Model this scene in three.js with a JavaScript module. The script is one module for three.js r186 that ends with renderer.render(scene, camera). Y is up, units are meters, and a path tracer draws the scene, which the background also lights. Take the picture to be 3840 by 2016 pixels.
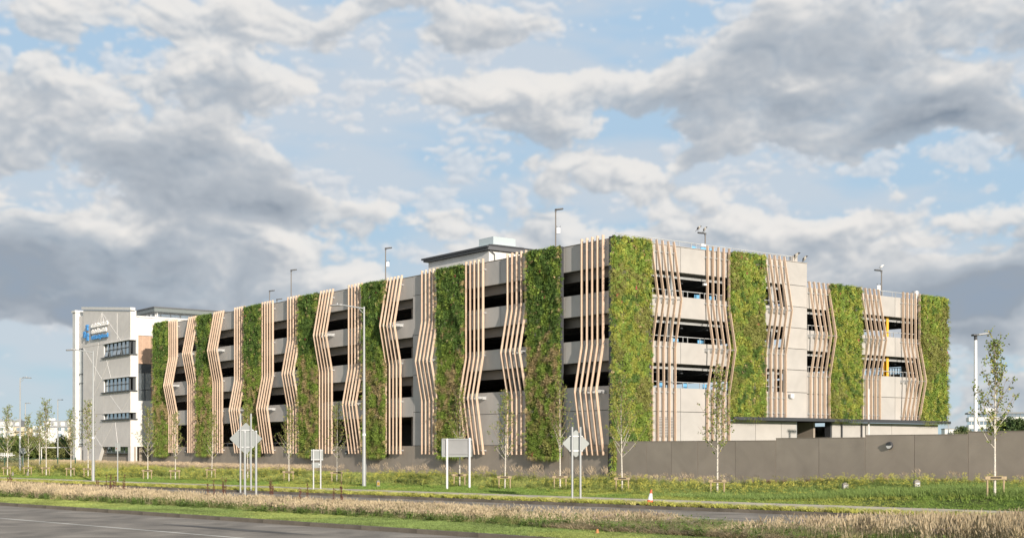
import * as THREE from 'three';
import { mergeGeometries } from 'three/addons/utils/BufferGeometryUtils.js';
import { FontLoader } from 'three/addons/loaders/FontLoader.js';
import { TextGeometry } from 'three/addons/geometries/TextGeometry.js';

// ---------------------------------------------------------------- camera, sun, exposure
const scene = new THREE.Scene();
const camera = new THREE.PerspectiveCamera(23.173, 3840 / 2016, 0.5, 6000);
camera.position.set(0, 2.6, 0);
camera.lookAt(0, 2.6, -100);                                   // level: the verticals stay vertical
camera.setViewOffset(3840, 2016, 0, -675, 3840, 2016);          // rising front of the lens
camera.updateProjectionMatrix();

const renderer = new THREE.WebGLRenderer({ antialias: true });
renderer.toneMapping = THREE.LinearToneMapping;
renderer.toneMappingExposure = 1.22;
renderer.shadowMap.enabled = true;

const SUN = new THREE.Vector3(0.405, Math.tan(16.5 * Math.PI / 180), 0.914).normalize();
const sun = new THREE.DirectionalLight(new THREE.Color().setRGB(1.0, 0.895, 0.775), 4.4);
sun.name = 'sun';
sun.position.copy(SUN).multiplyScalar(160).add(new THREE.Vector3(0, 0, -80));
sun.target.position.set(0, 0, -80);
sun.castShadow = true;
Object.assign(sun.shadow.camera, { left: -90, right: 90, top: 60, bottom: -60, near: 1, far: 400 });
sun.shadow.mapSize.set(4096, 4096);
sun.shadow.radius = 1.2;
scene.add(sun, sun.target);

// ---------------------------------------------------------------- noise
function rng(seed) { let s = seed >>> 0; return () => { s = (s + 0x6D2B79F5) | 0; let t = Math.imul(s ^ (s >>> 15), 1 | s); t = (t + Math.imul(t ^ (t >>> 7), 61 | t)) ^ t; return ((t ^ (t >>> 14)) >>> 0) / 4294967296; }; }
const PERM = new Uint8Array(512);
{ const r = rng(7), p = [...Array(256).keys()]; for (let i = 255; i > 0; i--) { const j = Math.floor(r() * (i + 1)); [p[i], p[j]] = [p[j], p[i]]; } for (let i = 0; i < 512; i++) PERM[i] = p[i & 255]; }
const GX = [1, -1, 1, -1, 1, -1, 1, -1, 0, 0, 0, 0, 1, -1, 0, 0], GY = [1, 1, -1, -1, 0, 0, 0, 0, 1, -1, 1, -1, 1, 1, -1, -1], GZ = [0, 0, 0, 0, 1, 1, -1, -1, 1, 1, -1, -1, 0, 0, 1, -1];
function noise3(x, y, z) {
  const xf = Math.floor(x), yf = Math.floor(y), zf = Math.floor(z), X = xf & 255, Y = yf & 255, Z = zf & 255;
  x -= xf; y -= yf; z -= zf;
  const u = x * x * x * (x * (x * 6 - 15) + 10), v = y * y * y * (y * (y * 6 - 15) + 10), w = z * z * z * (z * (z * 6 - 15) + 10);
  const A = PERM[X] + Y, AA = PERM[A] + Z, AB = PERM[A + 1] + Z, B = PERM[X + 1] + Y, BA = PERM[B] + Z, BB = PERM[B + 1] + Z;
  const g = (h, a, b, c) => { h &= 15; return GX[h] * a + GY[h] * b + GZ[h] * c; };
  const l = (t, a, b) => a + t * (b - a);
  return l(w, l(v, l(u, g(PERM[AA], x, y, z), g(PERM[BA], x - 1, y, z)), l(u, g(PERM[AB], x, y - 1, z), g(PERM[BB], x - 1, y - 1, z))),
    l(v, l(u, g(PERM[AA + 1], x, y, z - 1), g(PERM[BA + 1], x - 1, y, z - 1)), l(u, g(PERM[AB + 1], x, y - 1, z - 1), g(PERM[BB + 1], x - 1, y - 1, z - 1))));
}
function fbm(x, y, z, oct, gain = 0.5) { let s = 0, a = 1; for (let i = 0; i < oct; i++) { s += a * noise3(x, y, z); a *= gain; x = x * 2.03 + 17.1; y = y * 2.03 + 5.3; z = z * 2.03 + 9.7; } return s; }
const clamp = (x, a = 0, b = 1) => x < a ? a : x > b ? b : x, sst = (a, b, x) => { const t = clamp((x - a) / (b - a)); return t * t * (3 - 2 * t); }, mix = (a, b, t) => a + (b - a) * t;

// ---------------------------------------------------------------- sky: air, a veil and three families of cloud, seen from below a broken evening sky
{
  const W = 4096, H = 2048, data = new Float32Array(W * H * 4);
  // large cloud masses: azimuth and elevation of the centre, half width and height (degrees), turn, strength, greyness
  const MASS = [
    [-12.3, 13.5, 2.6, 2.0, 0, 1.3, 0.48], [-16.9, 12.0, 4.6, 2.0, -4, 1.2, 0.54], [-20.5, 13.4, 2.6, 1.2, 0, 1.1, 0.40], [-9.2, 11.0, 3.5, 1.2, -10, 1.35, 0.74], [-13.5, 10.6, 4.0, 1.2, 0, 1.2, 0.64],
    [-17.0, 15.1, 4.5, 1.0, 0, 0.95, 0.03], [-13.9, 16.2, 2.2, 1.2, 0, 0.95, 0.03], [-18.0, 9.2, 6.0, 0.8, 2, 0.9, 0.12], [-19.0, 7.5, 8.8, 1.3, 0, 1.45, 0.84], [-19.0, 5.8, 9.2, 0.85, 2, 1.5, 1.0], [-12.0, 7.9, 3.2, 1.1, 0, 0.9, 0.38],
    [-10.0, 8.4, 1.3, 1.2, 0, 1.15, 0.0], [-7.4, 7.0, 2.6, 0.9, -6, 1.1, 0.0], [-15.6, 2.3, 2.2, 0.4, -3, 0.9, 0.8], [-17.5, 17.9, 6.5, 1.2, 3, 0.9, 0.18], [-10.0, 17.6, 4.5, 1.2, 0, 0.9, 0.15], [-20.5, 3.7, 3.0, 0.35, 0, 0.7, 0.3],
    [-8.6, 15.2, 2.0, 0.9, 0, 0.95, 0.05], [-2.2, 18.3, 4.4, 1.0, -3, 1.2, 0.38], [-0.7, 15.2, 3.6, 1.0, -8, 1.15, 0.10], [1.2, 13.6, 2.6, 0.9, -6, 1.1, 0.32], [5.5, 15.4, 4.5, 1.0, 5, 1.05, 0.25], [4.2, 12.0, 2.6, 0.7, 0, 0.95, 0.20], [5.4, 11.2, 3.2, 0.6, 0, 0.9, 0.12],
    [-3.0, 9.6, 5.0, 1.0, 0, 0.8, 0.12], [4.0, 9.0, 6.0, 0.9, 0, 0.9, 0.16], [10.0, 9.7, 7.0, 1.0, 2, 1.0, 0.18], [16.0, 9.5, 6.0, 0.9, 0, 1.0, 0.24], [12.0, 8.0, 9.0, 0.8, 0, 0.9, 0.38],
    [15.5, 17.2, 7.6, 2.2, 3, 1.35, 0.58], [19.5, 13.4, 6.0, 1.8, -4, 1.3, 0.72], [12.0, 13.2, 5.0, 1.1, 0, 1.05, 0.55], [9.5, 15.3, 4.6, 1.4, 0, 1.1, 0.42], [13.0, 15.1, 2.4, 0.7, 0, 0.8, 0.06], [18.5, 15.2, 2.0, 0.6, 0, 0.8, 0.1],
    [20.4, 6.6, 4.0, 1.4, 8, 1.5, 1.0], [18.5, 4.4, 6.0, 1.0, 0, 1.3, 0.88], [14.0, 6.5, 6.0, 1.2, 0, 1.1, 0.6], [21.5, 2.2, 4.4, 1.0, 0, 1.1, 0.85], [19.2, 5.2, 3.4, 0.4, 0, 0.7, 0.1],
  ].map(([az, el, rx, ry, t, s, g]) => { const c = Math.cos(t * Math.PI / 180), n = Math.sin(t * Math.PI / 180); return [az, el, c / rx, n / rx, c / ry, n / ry, s, g]; });
  const GAP = [[-5.6, 12.6, 3.4, 1.5, 1.0], [-3.4, 10.9, 2.6, 0.6, 0.7], [4.8, 18.4, 2.4, 0.8, 1.0], [1.0, 16.9, 4.5, 0.35, 0.8], [12.5, 11.6, 3.4, 0.35, 0.9], [-21, 2.6, 5, 1.6, 1.6], [-21.5, 16.4, 0.9, 0.5, 0.9], [6.8, 12.7, 1.4, 0.4, 0.8]];
  const out = [0, 0, 0], acc = [0, 0];
  function field(az, el, cx, cy, cz, inside, fine) {           // density and greyness of the cloud masses
    let d = 0, g = 0, w = 0;
    if (inside > 0) {
      for (const m of MASS) {
        const x = az - m[0], y = el - m[1], a = x * m[2] + y * m[3], b = y * m[4] - x * m[5], r = a * a + b * b;
        if (r < 6) { const k = Math.exp(-r * 1.15) * m[6]; d += k * (1 - 0.35 * Math.min(1, d)); g += k * k * m[7]; w += k * k; }
      }
      for (const m of GAP) { const x = (az - m[0]) / m[2], y = (el - m[1]) / m[3], r = x * x + y * y; if (r < 6) d -= m[4] * Math.exp(-r); }
    }
    const far = 0.62 + 0.75 * fbm(cx * 0.055, cy * 0.11, cz * 0.055, 2), gf = clamp(0.45 + 0.9 * fbm(cx * 0.05 + 40, cy * 0.09, cz * 0.05, 2));
    const dd = mix(far, d, inside), gg = mix(gf, w > 0.002 ? g / w : 0.2, inside);
    acc[0] = dd * 0.82 + 0.92 * fine; acc[1] = gg;
  }
  function sky(az, el, o) {
    const R = 57.3, t = az / R, k = 1 + 0.5 * Math.exp(-el / 4), cx = R * Math.sin(t), cz = R * Math.cos(t), cy = el * 1.55 * k;
    const inside = sst(30, 24, Math.abs(az)) * sst(26, 21, el);
    const wx = fbm(cx * 0.22, cy * 0.22, cz * 0.22 + 31, 3), wy = fbm(cx * 0.22 + 71, cy * 0.22, cz * 0.22, 3);
    const ax = az + wx * 1.9, ay = el + wy * 0.95;
    const puff = (px, py, pz, oct) => { let s = 0, a = 0.60; for (let i = 0; i < oct; i++) { const n = noise3(px, py, pz); s += a * (i < 1 ? 1.1 * n : 1.75 * Math.abs(n) - 0.40); a *= 0.53; px = px * 2.13 + 3.3; py = py * 2.13 + 1.7; pz = pz * 2.13 + 0.4; } return s; };
    const S = 0.30, SY = 0.36, ux = wx * 0.25, uy = wy * 0.25;
    const f0 = puff(cx * S + ux, cy * SY + uy, cz * S, 7), f1 = puff((cx + 0.16) * S + ux, (cy + 0.34) * SY + uy, cz * S, 6), f2 = puff((cx + 0.5) * S + ux, (cy + 1.1) * SY + uy, cz * S, 4);
    field(ax, ay, cx, cy, cz, inside, f0); const d0 = acc[0], g0 = acc[1];
    field(ax + 0.5, ay + 0.62, cx + 0.5, cy + 1.1, cz, inside, f2); const d1 = acc[0];
    // air
    const h = Math.exp(-Math.max(el, 0) / 7.5);
    let r = mix(0.335, 0.42, h), g = mix(0.475, 0.55, h), b = mix(0.635, 0.585, h);
    // thin veil
    const veil = 0.62 * sst(-0.35, 0.45, fbm(cx * 0.10 + 9, cy * 0.26, cz * 0.10, 5) + 0.1) * sst(-0.5, 3.5, el);
    r = mix(r, 0.515, veil); g = mix(g, 0.545, veil); b = mix(b, 0.585, veil);
    // high broken puffs
    const hp = puff(cx * 0.62 + 50, cy * 0.80 + ux, cz * 0.62, 5), hq = puff((cx + 0.12) * 0.62 + 50, (cy + 0.26) * 0.80 + ux, cz * 0.62, 5), cov = 0.55 * fbm(cx * 0.12 + 3, cy * 0.2, cz * 0.12 + 8, 2);
    const ha = 0.62 * sst(0.02, 0.30, hp + cov) * sst(0.5, 4, el), hl = clamp(0.5 + 1.3 * (hp - hq) + 0.1 * cov);
    r = mix(r, mix(0.44, 0.70, hl), ha); g = mix(g, mix(0.475, 0.685, hl), ha); b = mix(b, mix(0.525, 0.675, hl), ha);
    // cumulus
    const al = sst(0.30, 0.54, d0), thick = sst(0.42, 1.5, d0);
    const slope = clamp((d0 - d1) * 0.75 + (f0 - f1) * 0.9 * (1 - 0.35 * thick) + 0.05, -0.5, 0.8);
    let lit = 0.755 - 0.70 * g0 * (0.28 + 0.72 * thick) + 0.52 * slope * (1 - 0.45 * g0 * thick) - 0.04 * thick;
    lit = clamp(lit, 0.03, 1);
    // slate -> grey -> cream white
    const a1 = sst(-0.05, 0.52, lit), a2 = sst(0.42, 1.0, lit);
    const cr = mix(mix(0.148, 0.362, a1), 0.70, a2), cg = mix(mix(0.190, 0.397, a1), 0.68, a2), cb = mix(mix(0.248, 0.440, a1), 0.655, a2);
    const am = al * (0.86 + 0.14 * thick);
    o[0] = mix(r, cr, am); o[1] = mix(g, cg, am); o[2] = mix(b, cb, am);
  }
  const put = (i, j) => { const o = (j * W + i) * 4; data[o] = out[0]; data[o + 1] = out[1]; data[o + 2] = out[2]; data[o + 3] = 1; };
  for (let j = 0; j < H; j++) {
    const el = (j + 0.5) / H * 180 - 90;
    if (el < -0.3) continue;
    const coarse = el > 24;
    for (let i = 0; i < W; i++) {
      let az = (i + 0.5) / W * 360 - 180 + 90;                  // 0 straight ahead of the camera, positive to the right
      if (az > 180) az -= 360;
      const near = Math.abs(az) < 28 && !coarse;
      if (!near && ((i & 3) || (j & 3))) { const jj = Math.max(j & ~3, Math.ceil((-0.3 + 90) / 180 * H)), s = ((j & 3 ? Math.max(j - (j & 3), 0) : j) * W + (i & ~3)) * 4; if (data[s + 3]) { const o = (j * W + i) * 4; data[o] = data[s]; data[o + 1] = data[s + 1]; data[o + 2] = data[s + 2]; data[o + 3] = 1; continue; } }
      sky(az, Math.max(el, 0), out); put(i, j);
    }
  }
  for (let j = 0; j < H; j++) { const el = (j + 0.5) / H * 180 - 90; if (el < -0.3) for (let i = 0; i < W; i++) { const o = (j * W + i) * 4; data[o] = 0.25; data[o + 1] = 0.26; data[o + 2] = 0.24; data[o + 3] = 1; } }
  const tex = new THREE.DataTexture(data, W, H, THREE.RGBAFormat, THREE.FloatType);
  tex.mapping = THREE.EquirectangularReflectionMapping; tex.magFilter = tex.minFilter = THREE.LinearFilter; tex.needsUpdate = true;
  scene.background = tex; scene.environment = tex;
}
// ---------------------------------------------------------------- helpers
const DEG = Math.PI / 180, TAU = Math.PI * 2;
const taken = new Map();
function numbered(n) { const k = taken.get(n) ?? 0; taken.set(n, k + 1); return k ? n + '_' + String(k).padStart(3, '0') : n; }
function thing(name, label, category, [x, y, z] = [0, 0, 0], turn = 0, group) {
  const o = new THREE.Group(); o.name = numbered(name); o.position.set(x, y, z); o.rotation.y = turn;
  o.userData = { label, category }; if (group) o.userData.group = group;
  scene.add(o); return o;
}
function tag(o, label, category, group) { o.userData.label = label; o.userData.category = category; if (group) o.userData.group = group; return o; }
function part(name, geo, mat, parent, label) {
  const g = Array.isArray(geo) ? (geo.length > 1 ? mergeGeometries(geo.map((x) => (x.index ? x.toNonIndexed() : x)), false) : geo[0]) : geo;
  const m = new THREE.Mesh(g, mat); m.name = parent === scene ? numbered(name) : name; m.castShadow = m.receiveShadow = true;
  if (label) m.userData.label = label;
  parent.add(m); return m;
}
function struct(name, geo, mat) { const m = part(name, geo, mat, scene); m.userData.kind = 'structure'; return m; }
let uvSeed = rng(99);
function box(w, h, d, x = 0, y = 0, z = 0) {                    // a box whose texture coordinates are metres
  const g = new THREE.BoxGeometry(w, h, d), uv = g.attributes.uv, ou = uvSeed() * 5, ov = uvSeed() * 5;
  const su = [d, d, w, w, w, w], sv = [h, h, d, d, h, h];
  for (let i = 0; i < 24; i++) { const f = i >> 2; uv.setXY(i, uv.getX(i) * su[f] + ou, uv.getY(i) * sv[f] + ov); }
  return g.translate(x, y, z);
}
function cyl(r0, r1, h, x, y, z, seg = 10, open = false) { return new THREE.CylinderGeometry(r1, r0, h, seg, 1, open).translate(x, y + h / 2, z); }   // base at y
function rod(a, b, r0, r1 = r0, seg = 6) {                      // a bar from point a to point b
  const A = new THREE.Vector3(...a), B = new THREE.Vector3(...b), d = B.clone().sub(A), g = new THREE.CylinderGeometry(r1, r0, d.length(), seg, 1);
  return g.applyQuaternion(new THREE.Quaternion().setFromUnitVectors(new THREE.Vector3(0, 1, 0), d.normalize())).translate((a[0] + b[0]) / 2, (a[1] + b[1]) / 2, (a[2] + b[2]) / 2);
}
function bar(a, b, w, h) {                                      // a square bar from a to b
  const A = new THREE.Vector3(...a), B = new THREE.Vector3(...b), d = B.clone().sub(A), L = d.length(), g = box(w, h, L);
  const m = new THREE.Matrix4().lookAt(B, A, new THREE.Vector3(0, 1, 0));
  return g.applyMatrix4(m).translate((a[0] + b[0]) / 2, (a[1] + b[1]) / 2, (a[2] + b[2]) / 2);
}
// ---------------------------------------------------------------- textures (colour, grain and wear only)
function tex(size, fn, rep = 1, h = size) {
  const d = new Uint8Array(size * h * 4);
  for (let j = 0; j < h; j++) for (let i = 0; i < size; i++) { const c = fn(i / size, j / h, i, j), o = (j * size + i) * 4; d[o] = clamp(c[0]) * 255; d[o + 1] = clamp(c[1]) * 255; d[o + 2] = clamp(c[2]) * 255; d[o + 3] = 255; }
  const t = new THREE.DataTexture(d, size, h, THREE.RGBAFormat); t.wrapS = t.wrapT = THREE.RepeatWrapping; t.magFilter = THREE.LinearFilter; t.minFilter = THREE.LinearMipmapLinearFilter; t.generateMipmaps = true; t.colorSpace = THREE.SRGBColorSpace; t.needsUpdate = true;
  t.repeat.set(1 / rep, 1 / rep); return t;
}
// noise that repeats over the tile
const tnoise = (u, v, f, seed, oct) => { const a = u * TAU, b = v * TAU, k = f / TAU; return fbm(Math.cos(a) * k + seed, Math.sin(a) * k + Math.cos(b) * k, Math.sin(b) * k + seed * 0.7, oct); };
const grainRnd = rng(5);
const concreteTex = tex(512, (u, v) => { const m = 0.962 + 0.04 * tnoise(u, v, 3, 3, 5) + 0.025 * (grainRnd() - 0.5); return [m, m * 0.997, m * 0.99]; }, 3.4);
const concreteBump = concreteTex;
const wallTex = tex(512, (u, v) => { const m = 0.94 + 0.06 * tnoise(u, v, 3, 13, 5) + 0.04 * (grainRnd() - 0.5); return [m, m, m]; }, 4.1);
const woodTex = tex(256, (u, v) => { const g = tnoise(u, v * 0.02, 30, 4, 3), m = 0.90 + 0.13 * g + 0.05 * tnoise(u, v, 2, 21, 3); return [m, m * (0.985 - 0.03 * g), m * (0.965 - 0.05 * g)]; }, 0.8);
const asphaltTex = tex(1024, (u, v) => { const s = grainRnd(), m = 0.80 + 0.16 * tnoise(u, v, 5, 2, 4) + 0.20 * (s - 0.5) + (s > 0.985 ? 0.22 : 0); return [m * 1.0, m * 0.985, m * 0.96]; }, 7);
const pathTex = tex(512, (u, v) => { const m = 0.90 + 0.10 * tnoise(u, v, 5, 31, 4) + 0.07 * (grainRnd() - 0.5); return [m, m * 0.985, m * 0.95]; }, 5);
const soilTex = tex(512, (u, v) => { const n = tnoise(u, v, 6, 41, 5), m = 0.75 + 0.35 * n + 0.2 * (grainRnd() - 0.5); return [m, m * 0.9, m * 0.8]; }, 6);
const turfTex = tex(1024, (u, v) => { const n = tnoise(u, v, 7, 51, 5), k = 0.74 + 0.32 * n + 0.18 * (grainRnd() - 0.5), y = 0.5 + 0.9 * tnoise(u, v, 3, 57, 3); return [k * mix(0.80, 1.0, y), k * 0.97, k * mix(0.55, 0.62, y)]; }, 11);
const barkTex = tex(128, (u, v) => { const n = tnoise(u * 0.7, v, 26, 61, 2), m = 0.96 + 0.05 * tnoise(u, v, 5, 66, 3); const k = n > 0.34 ? 0.30 : m; return [k, k * 0.985, k * 0.95]; }, 1, 512);

const rgb = (r, g, b) => new THREE.Color().setRGB(r, g, b);
const mat = (name, c, o = {}) => { const m = new THREE.MeshStandardMaterial({ color: rgb(...c), roughness: 0.85, ...o }); m.name = name; return m; };
const M = {
  panel: mat('painted concrete panel', [0.515, 0.478, 0.443], { map: concreteTex, roughness: 0.78 }),
  taupe: mat('taupe painted wall', [0.42, 0.36, 0.295], { map: wallTex, roughness: 0.75 }),
  white: mat('white render', [0.80, 0.79, 0.77], { map: concreteTex, roughness: 0.9 }),
  pale: mat('pale grey render', [0.80, 0.76, 0.725], { map: concreteTex, roughness: 0.8 }),
  inlay: mat('white joint bead', [0.86, 0.85, 0.83], { roughness: 0.6 }),
  wood: mat('larch fin', [0.70, 0.535, 0.42], { map: woodTex, roughness: 0.75 }),
  board: mat('timber cladding', [0.62, 0.44, 0.33], { map: woodTex }),
  stake: mat('sawn stake timber', [0.50, 0.40, 0.26], { map: woodTex }),
  galv: mat('galvanised steel', [0.62, 0.63, 0.63], { metalness: 0.35, roughness: 0.45, map: wallTex }),
  post: mat('grey painted post', [0.44, 0.455, 0.455], { metalness: 0.2, roughness: 0.5, map: wallTex }),
  whitepost: mat('white coated post', [0.78, 0.78, 0.79], { roughness: 0.45 }),
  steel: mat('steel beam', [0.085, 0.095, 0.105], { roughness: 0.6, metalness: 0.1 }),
  steelWarm: mat('coated steel beam', [0.20, 0.18, 0.16], { roughness: 0.7 }),
  dark: mat('anthracite metal', [0.055, 0.058, 0.065], { roughness: 0.5 }),
  roof: mat('grey roof metal', [0.14, 0.145, 0.155], { roughness: 0.5, metalness: 0.2 }),
  greenroof: mat('grey green fascia', [0.17, 0.195, 0.19], { roughness: 0.5 }),
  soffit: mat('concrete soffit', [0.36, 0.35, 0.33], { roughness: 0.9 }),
  deck: mat('parking deck', [0.34, 0.33, 0.315], { map: asphaltTex }),
  yellow: mat('yellow column paint', [0.80, 0.47, 0.05], { roughness: 0.5 }),
  blue: mat('pale blue bay panel', [0.17, 0.45, 0.72], { roughness: 0.5 }),
  signBack: mat('sign back', [0.30, 0.325, 0.318], { metalness: 0.1, roughness: 0.5, map: wallTex }),
  board2: mat('info board back', [0.29, 0.295, 0.30], { metalness: 0.1, roughness: 0.42, map: wallTex }),
  glass: Object.assign(new THREE.MeshPhysicalMaterial({ color: rgb(0.40, 0.46, 0.50), roughness: 0.05, metalness: 0.75 }), { name: 'window glass' }),
  frame: mat('window frame', [0.075, 0.085, 0.092], { roughness: 0.5 }),
  asphalt: mat('asphalt', [0.355, 0.322, 0.284], { map: asphaltTex, roughness: 0.9 }),
  line: mat('road paint', [0.85, 0.84, 0.80], { map: asphaltTex, roughness: 0.8 }),
  kerb: mat('kerb concrete', [0.25, 0.222, 0.185], { map: asphaltTex, roughness: 0.9 }),
  path: mat('path surface', [0.60, 0.55, 0.47], { map: pathTex, roughness: 0.95 }),
  turf: mat('turf', [0.22, 0.25, 0.12], { map: turfTex, roughness: 1 }),
  soil: mat('mulch', [0.09, 0.068, 0.05], { map: soilTex, roughness: 1 }),
  bark: mat('birch bark', [0.78, 0.745, 0.70], { map: barkTex, roughness: 0.8 }),
  twig: mat('birch twig', [0.30, 0.215, 0.15], { roughness: 0.9 }),
  brownbark: mat('brown bark', [0.13, 0.10, 0.075], { roughness: 1 }),
  leaf: mat('leaf', [1, 1, 1], { roughness: 0.75, side: THREE.DoubleSide }),
  black: mat('black rubber', [0.02, 0.02, 0.02]),
  stone: mat('marker stone', [0.27, 0.25, 0.21], { map: wallTex, roughness: 0.95 }),
};

M.panels = [[0.51, 0.487, 0.465], [0.493, 0.472, 0.453], [0.525, 0.50, 0.475], [0.50, 0.481, 0.462]].map((c, i) => mat('painted concrete panel ' + i, c, { map: concreteTex, roughness: 0.78 }));
M.taupes = [[0.42, 0.36, 0.295], [0.408, 0.352, 0.29], [0.43, 0.367, 0.30]].map((c, i) => mat('taupe painted wall ' + i, c, { map: wallTex, roughness: 0.75 }));
const vary = rng(404), oneOf = (m) => { const l = m === M.panel ? M.panels : m === M.taupe ? M.taupes : [m]; return l[Math.floor(vary() * l.length)]; };

// ---------------------------------------------------------------- where things stand
// x to the right, z towards the camera; depth D = -z. The building's corner is at (6.17, -80.9); a runs along its long left front
// away from the corner, b along its right front. Along the road: q is the distance across it, s the way along it to the far left.
const CX = 6.17, CD = 80.9, UX = -0.604, UD = 0.797, VX = 0.797, VD = 0.604, TURN = Math.atan2(0.604, 0.797);
const at = (a, b, y = 0) => [CX + UX * a + VX * b, y, -(CD + UD * a + VD * b)];
const PHI_L = TURN - Math.PI / 2, PHI_R = TURN;                 // turn of a thing whose own z looks out of the left or the right front
const QX = 0.696, QD = 0.718;
const qs = (q, s) => [QX * q - QD * s, QD * q + QX * s];         // -> x, depth
const qOf = (x, D) => QX * x + QD * D, sOf = (x, D) => -QD * x + QX * D;
const KTURN = -Math.atan2(QX, QD);                              // turn that lays a bar along the road
const ROAD_TURN = Math.atan2(QX, QD);                           // own z looks across the road towards the camera side
const KN = 26.95, MF = 35.7, KF = 45.1, PN = 46.95, PF = 51.2;     // near kerb, far edge of the median, far kerb, footpath edges
function ground(x, D) {
  const q = qOf(x, D);
  if (q < KN) return 0;
  if (q < MF) return 0.12 + 0.05 * Math.sin(clamp((q - KN) / (MF - KN)) * Math.PI);
  if (q < KF) return 0;
  if (q < PF) return 0.12;
  const t = sst(PF, PF + 11, q), r = sst(8, 23, x);
  return 0.13 + 0.5 * t + 0.3 * r * t + 0.6 * sst(11, 19, x) * sst(PF, PF + 1.8, q) * (1 - 0.55 * t) + 0.05 * t * noise3(x * 0.15, 3.3, D * 0.15);
}
// ---------------------------------------------------------------- ground, roads, path
function sheet(qa, sa, yf, uvScale = 1) {                        // a grid over the given q and s stations
  const p = [], uv = [], ix = [], n = sa.length;
  for (const q of qa) for (const s of sa) { const [x, D] = qs(q, s); p.push(x, yf(x, D, q, s), -D); uv.push(s * uvScale, q * uvScale); }
  for (let i = 0; i < qa.length - 1; i++) for (let j = 0; j < n - 1; j++) { const a = i * n + j, b = a + 1, c = a + n, d = c + 1; ix.push(a, b, c, b, d, c); }
  const g = new THREE.BufferGeometry(); g.setAttribute('position', new THREE.Float32BufferAttribute(p, 3)); g.setAttribute('uv', new THREE.Float32BufferAttribute(uv, 2)); g.setIndex(ix);
  g.computeVertexNormals();
  if (g.attributes.normal.getY(0) < 0) { for (let i = 0; i < ix.length; i += 3) [ix[i + 1], ix[i + 2]] = [ix[i + 2], ix[i + 1]]; g.setIndex(ix); g.computeVertexNormals(); }
  return g;
}
const span = (a, b, n) => Array.from({ length: n + 1 }, (_, i) => a + (b - a) * i / n);
const sFar = [-3000, -800, -300, ...span(-120, 260, 190), 400, 900, 3000];
struct('ground', sheet([-600, -60, PF - 3, PF, ...span(PF + 0.5, 95, 60), 110, 160, 300, 700, 1500, 4000], sFar, (x, D, q) => (q < PF - 0.01 ? -0.12 : ground(x, D) + (q > 120 ? -0.1 : 0) - 0.012)), M.turf);
const sRoad = [-300, ...span(-60, 200, 130), 420];
struct('near_road', sheet([-30, ...span(-6, KN + 0.05, 16)], sRoad, () => 0), M.asphalt);
struct('far_road', sheet(span(MF - 0.3, KF + 0.05, 6), sRoad, () => 0), M.asphalt);
struct('median', sheet(span(KN + 0.14, MF + 0.0, 12), sRoad, (x, D) => ground(x, D)), M.turf);
struct('footpath', sheet([PN, (PN + PF) / 2, PF], sRoad, () => 0.135), M.path);
struct('planting_bed', sheet(span(KF + 0.14, PN, 4), sRoad, () => 0.115), M.soil);
// kerbs, each stone about 0.9 m long with a worn joint
function kerb(name, q0, wd, sFrom, sTo, far) {
  const r = rng(q0 * 10 | 0), k = new THREE.Group(); k.name = name; k.userData.kind = 'structure'; scene.add(k);
  const vs = [0, 1, 2].map(() => box(0.888, 0.24, wd)), stuff = [];
  let i = 0;
  for (let s = sFrom; s < sTo; s += 0.9, i++) {
    const [x, D] = qs(q0 + wd / 2, s + 0.45), y = 0.135 - 0.12 + (r() - 0.5) * 0.008;
    if (s > far[0] && s < far[1]) { const m = part('kerb_stone', vs[i % 3], M.kerb, k); m.position.set(x, y, -D); m.rotation.y = KTURN + (r() - 0.5) * 0.01; }
    else { const g = vs[i % 3].clone(); g.rotateY(KTURN); g.translate(x, y, -D); stuff.push(g); }
  }
  if (stuff.length) { const m = part('kerb_run', stuff, M.kerb, k); m.userData.kind = 'stuff'; }
}
kerb('near_kerb', KN, 0.14, -40, 130, [18, 90]);
kerb('far_kerb', KF, 0.14, -40, 160, [14, 100]);
// painted lines
function lineStrip(name, q, w, s0, s1, dash) {
  const g = [];
  if (dash) for (let s = s0; s < s1; s += dash[0] + dash[1]) g.push(sheet([q, q + w], span(s, s + dash[0], 2), () => 0.005)); else g.push(sheet([q, q + w], span(s0, s1, 60), () => 0.005));
  struct(name, g, M.line);
}
lineStrip('lane_marking', 21.9, 0.17, -40, 160);
lineStrip('lane_marking', 40.35, 0.14, -40, 160);
lineStrip('lane_marking', 38.0, 0.10, -40, 30);
lineStrip('lane_marking', 36.2, 0.12, -40, 160, [4, 2]);
// worn patches on the near road
{
  const r = rng(77), patch = mat('dark asphalt repair', [0.135, 0.13, 0.125], { map: asphaltTex, roughness: 0.9 });
  for (const [q, s, L, w] of [[19.4, 52, 13, 0.5], [17.6, 47, 9, 0.35], [24.2, 36, 8, 0.3]]) {
    const sh = new THREE.Shape(); for (let i = 0; i < 26; i++) { const t = i / 26 * TAU, k = 1 + 0.3 * (r() - 0.5); const px = Math.cos(t) * L / 2 * k, py = Math.sin(t) * w * k; i ? sh.lineTo(px, py) : sh.moveTo(px, py); }
    const g = new THREE.ShapeGeometry(sh); g.rotateX(-Math.PI / 2); const [x, D] = qs(q, s);
    g.rotateY(KTURN); g.translate(x, 0.005, -D); struct('asphalt_patch', g, patch);
  }
}
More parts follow.
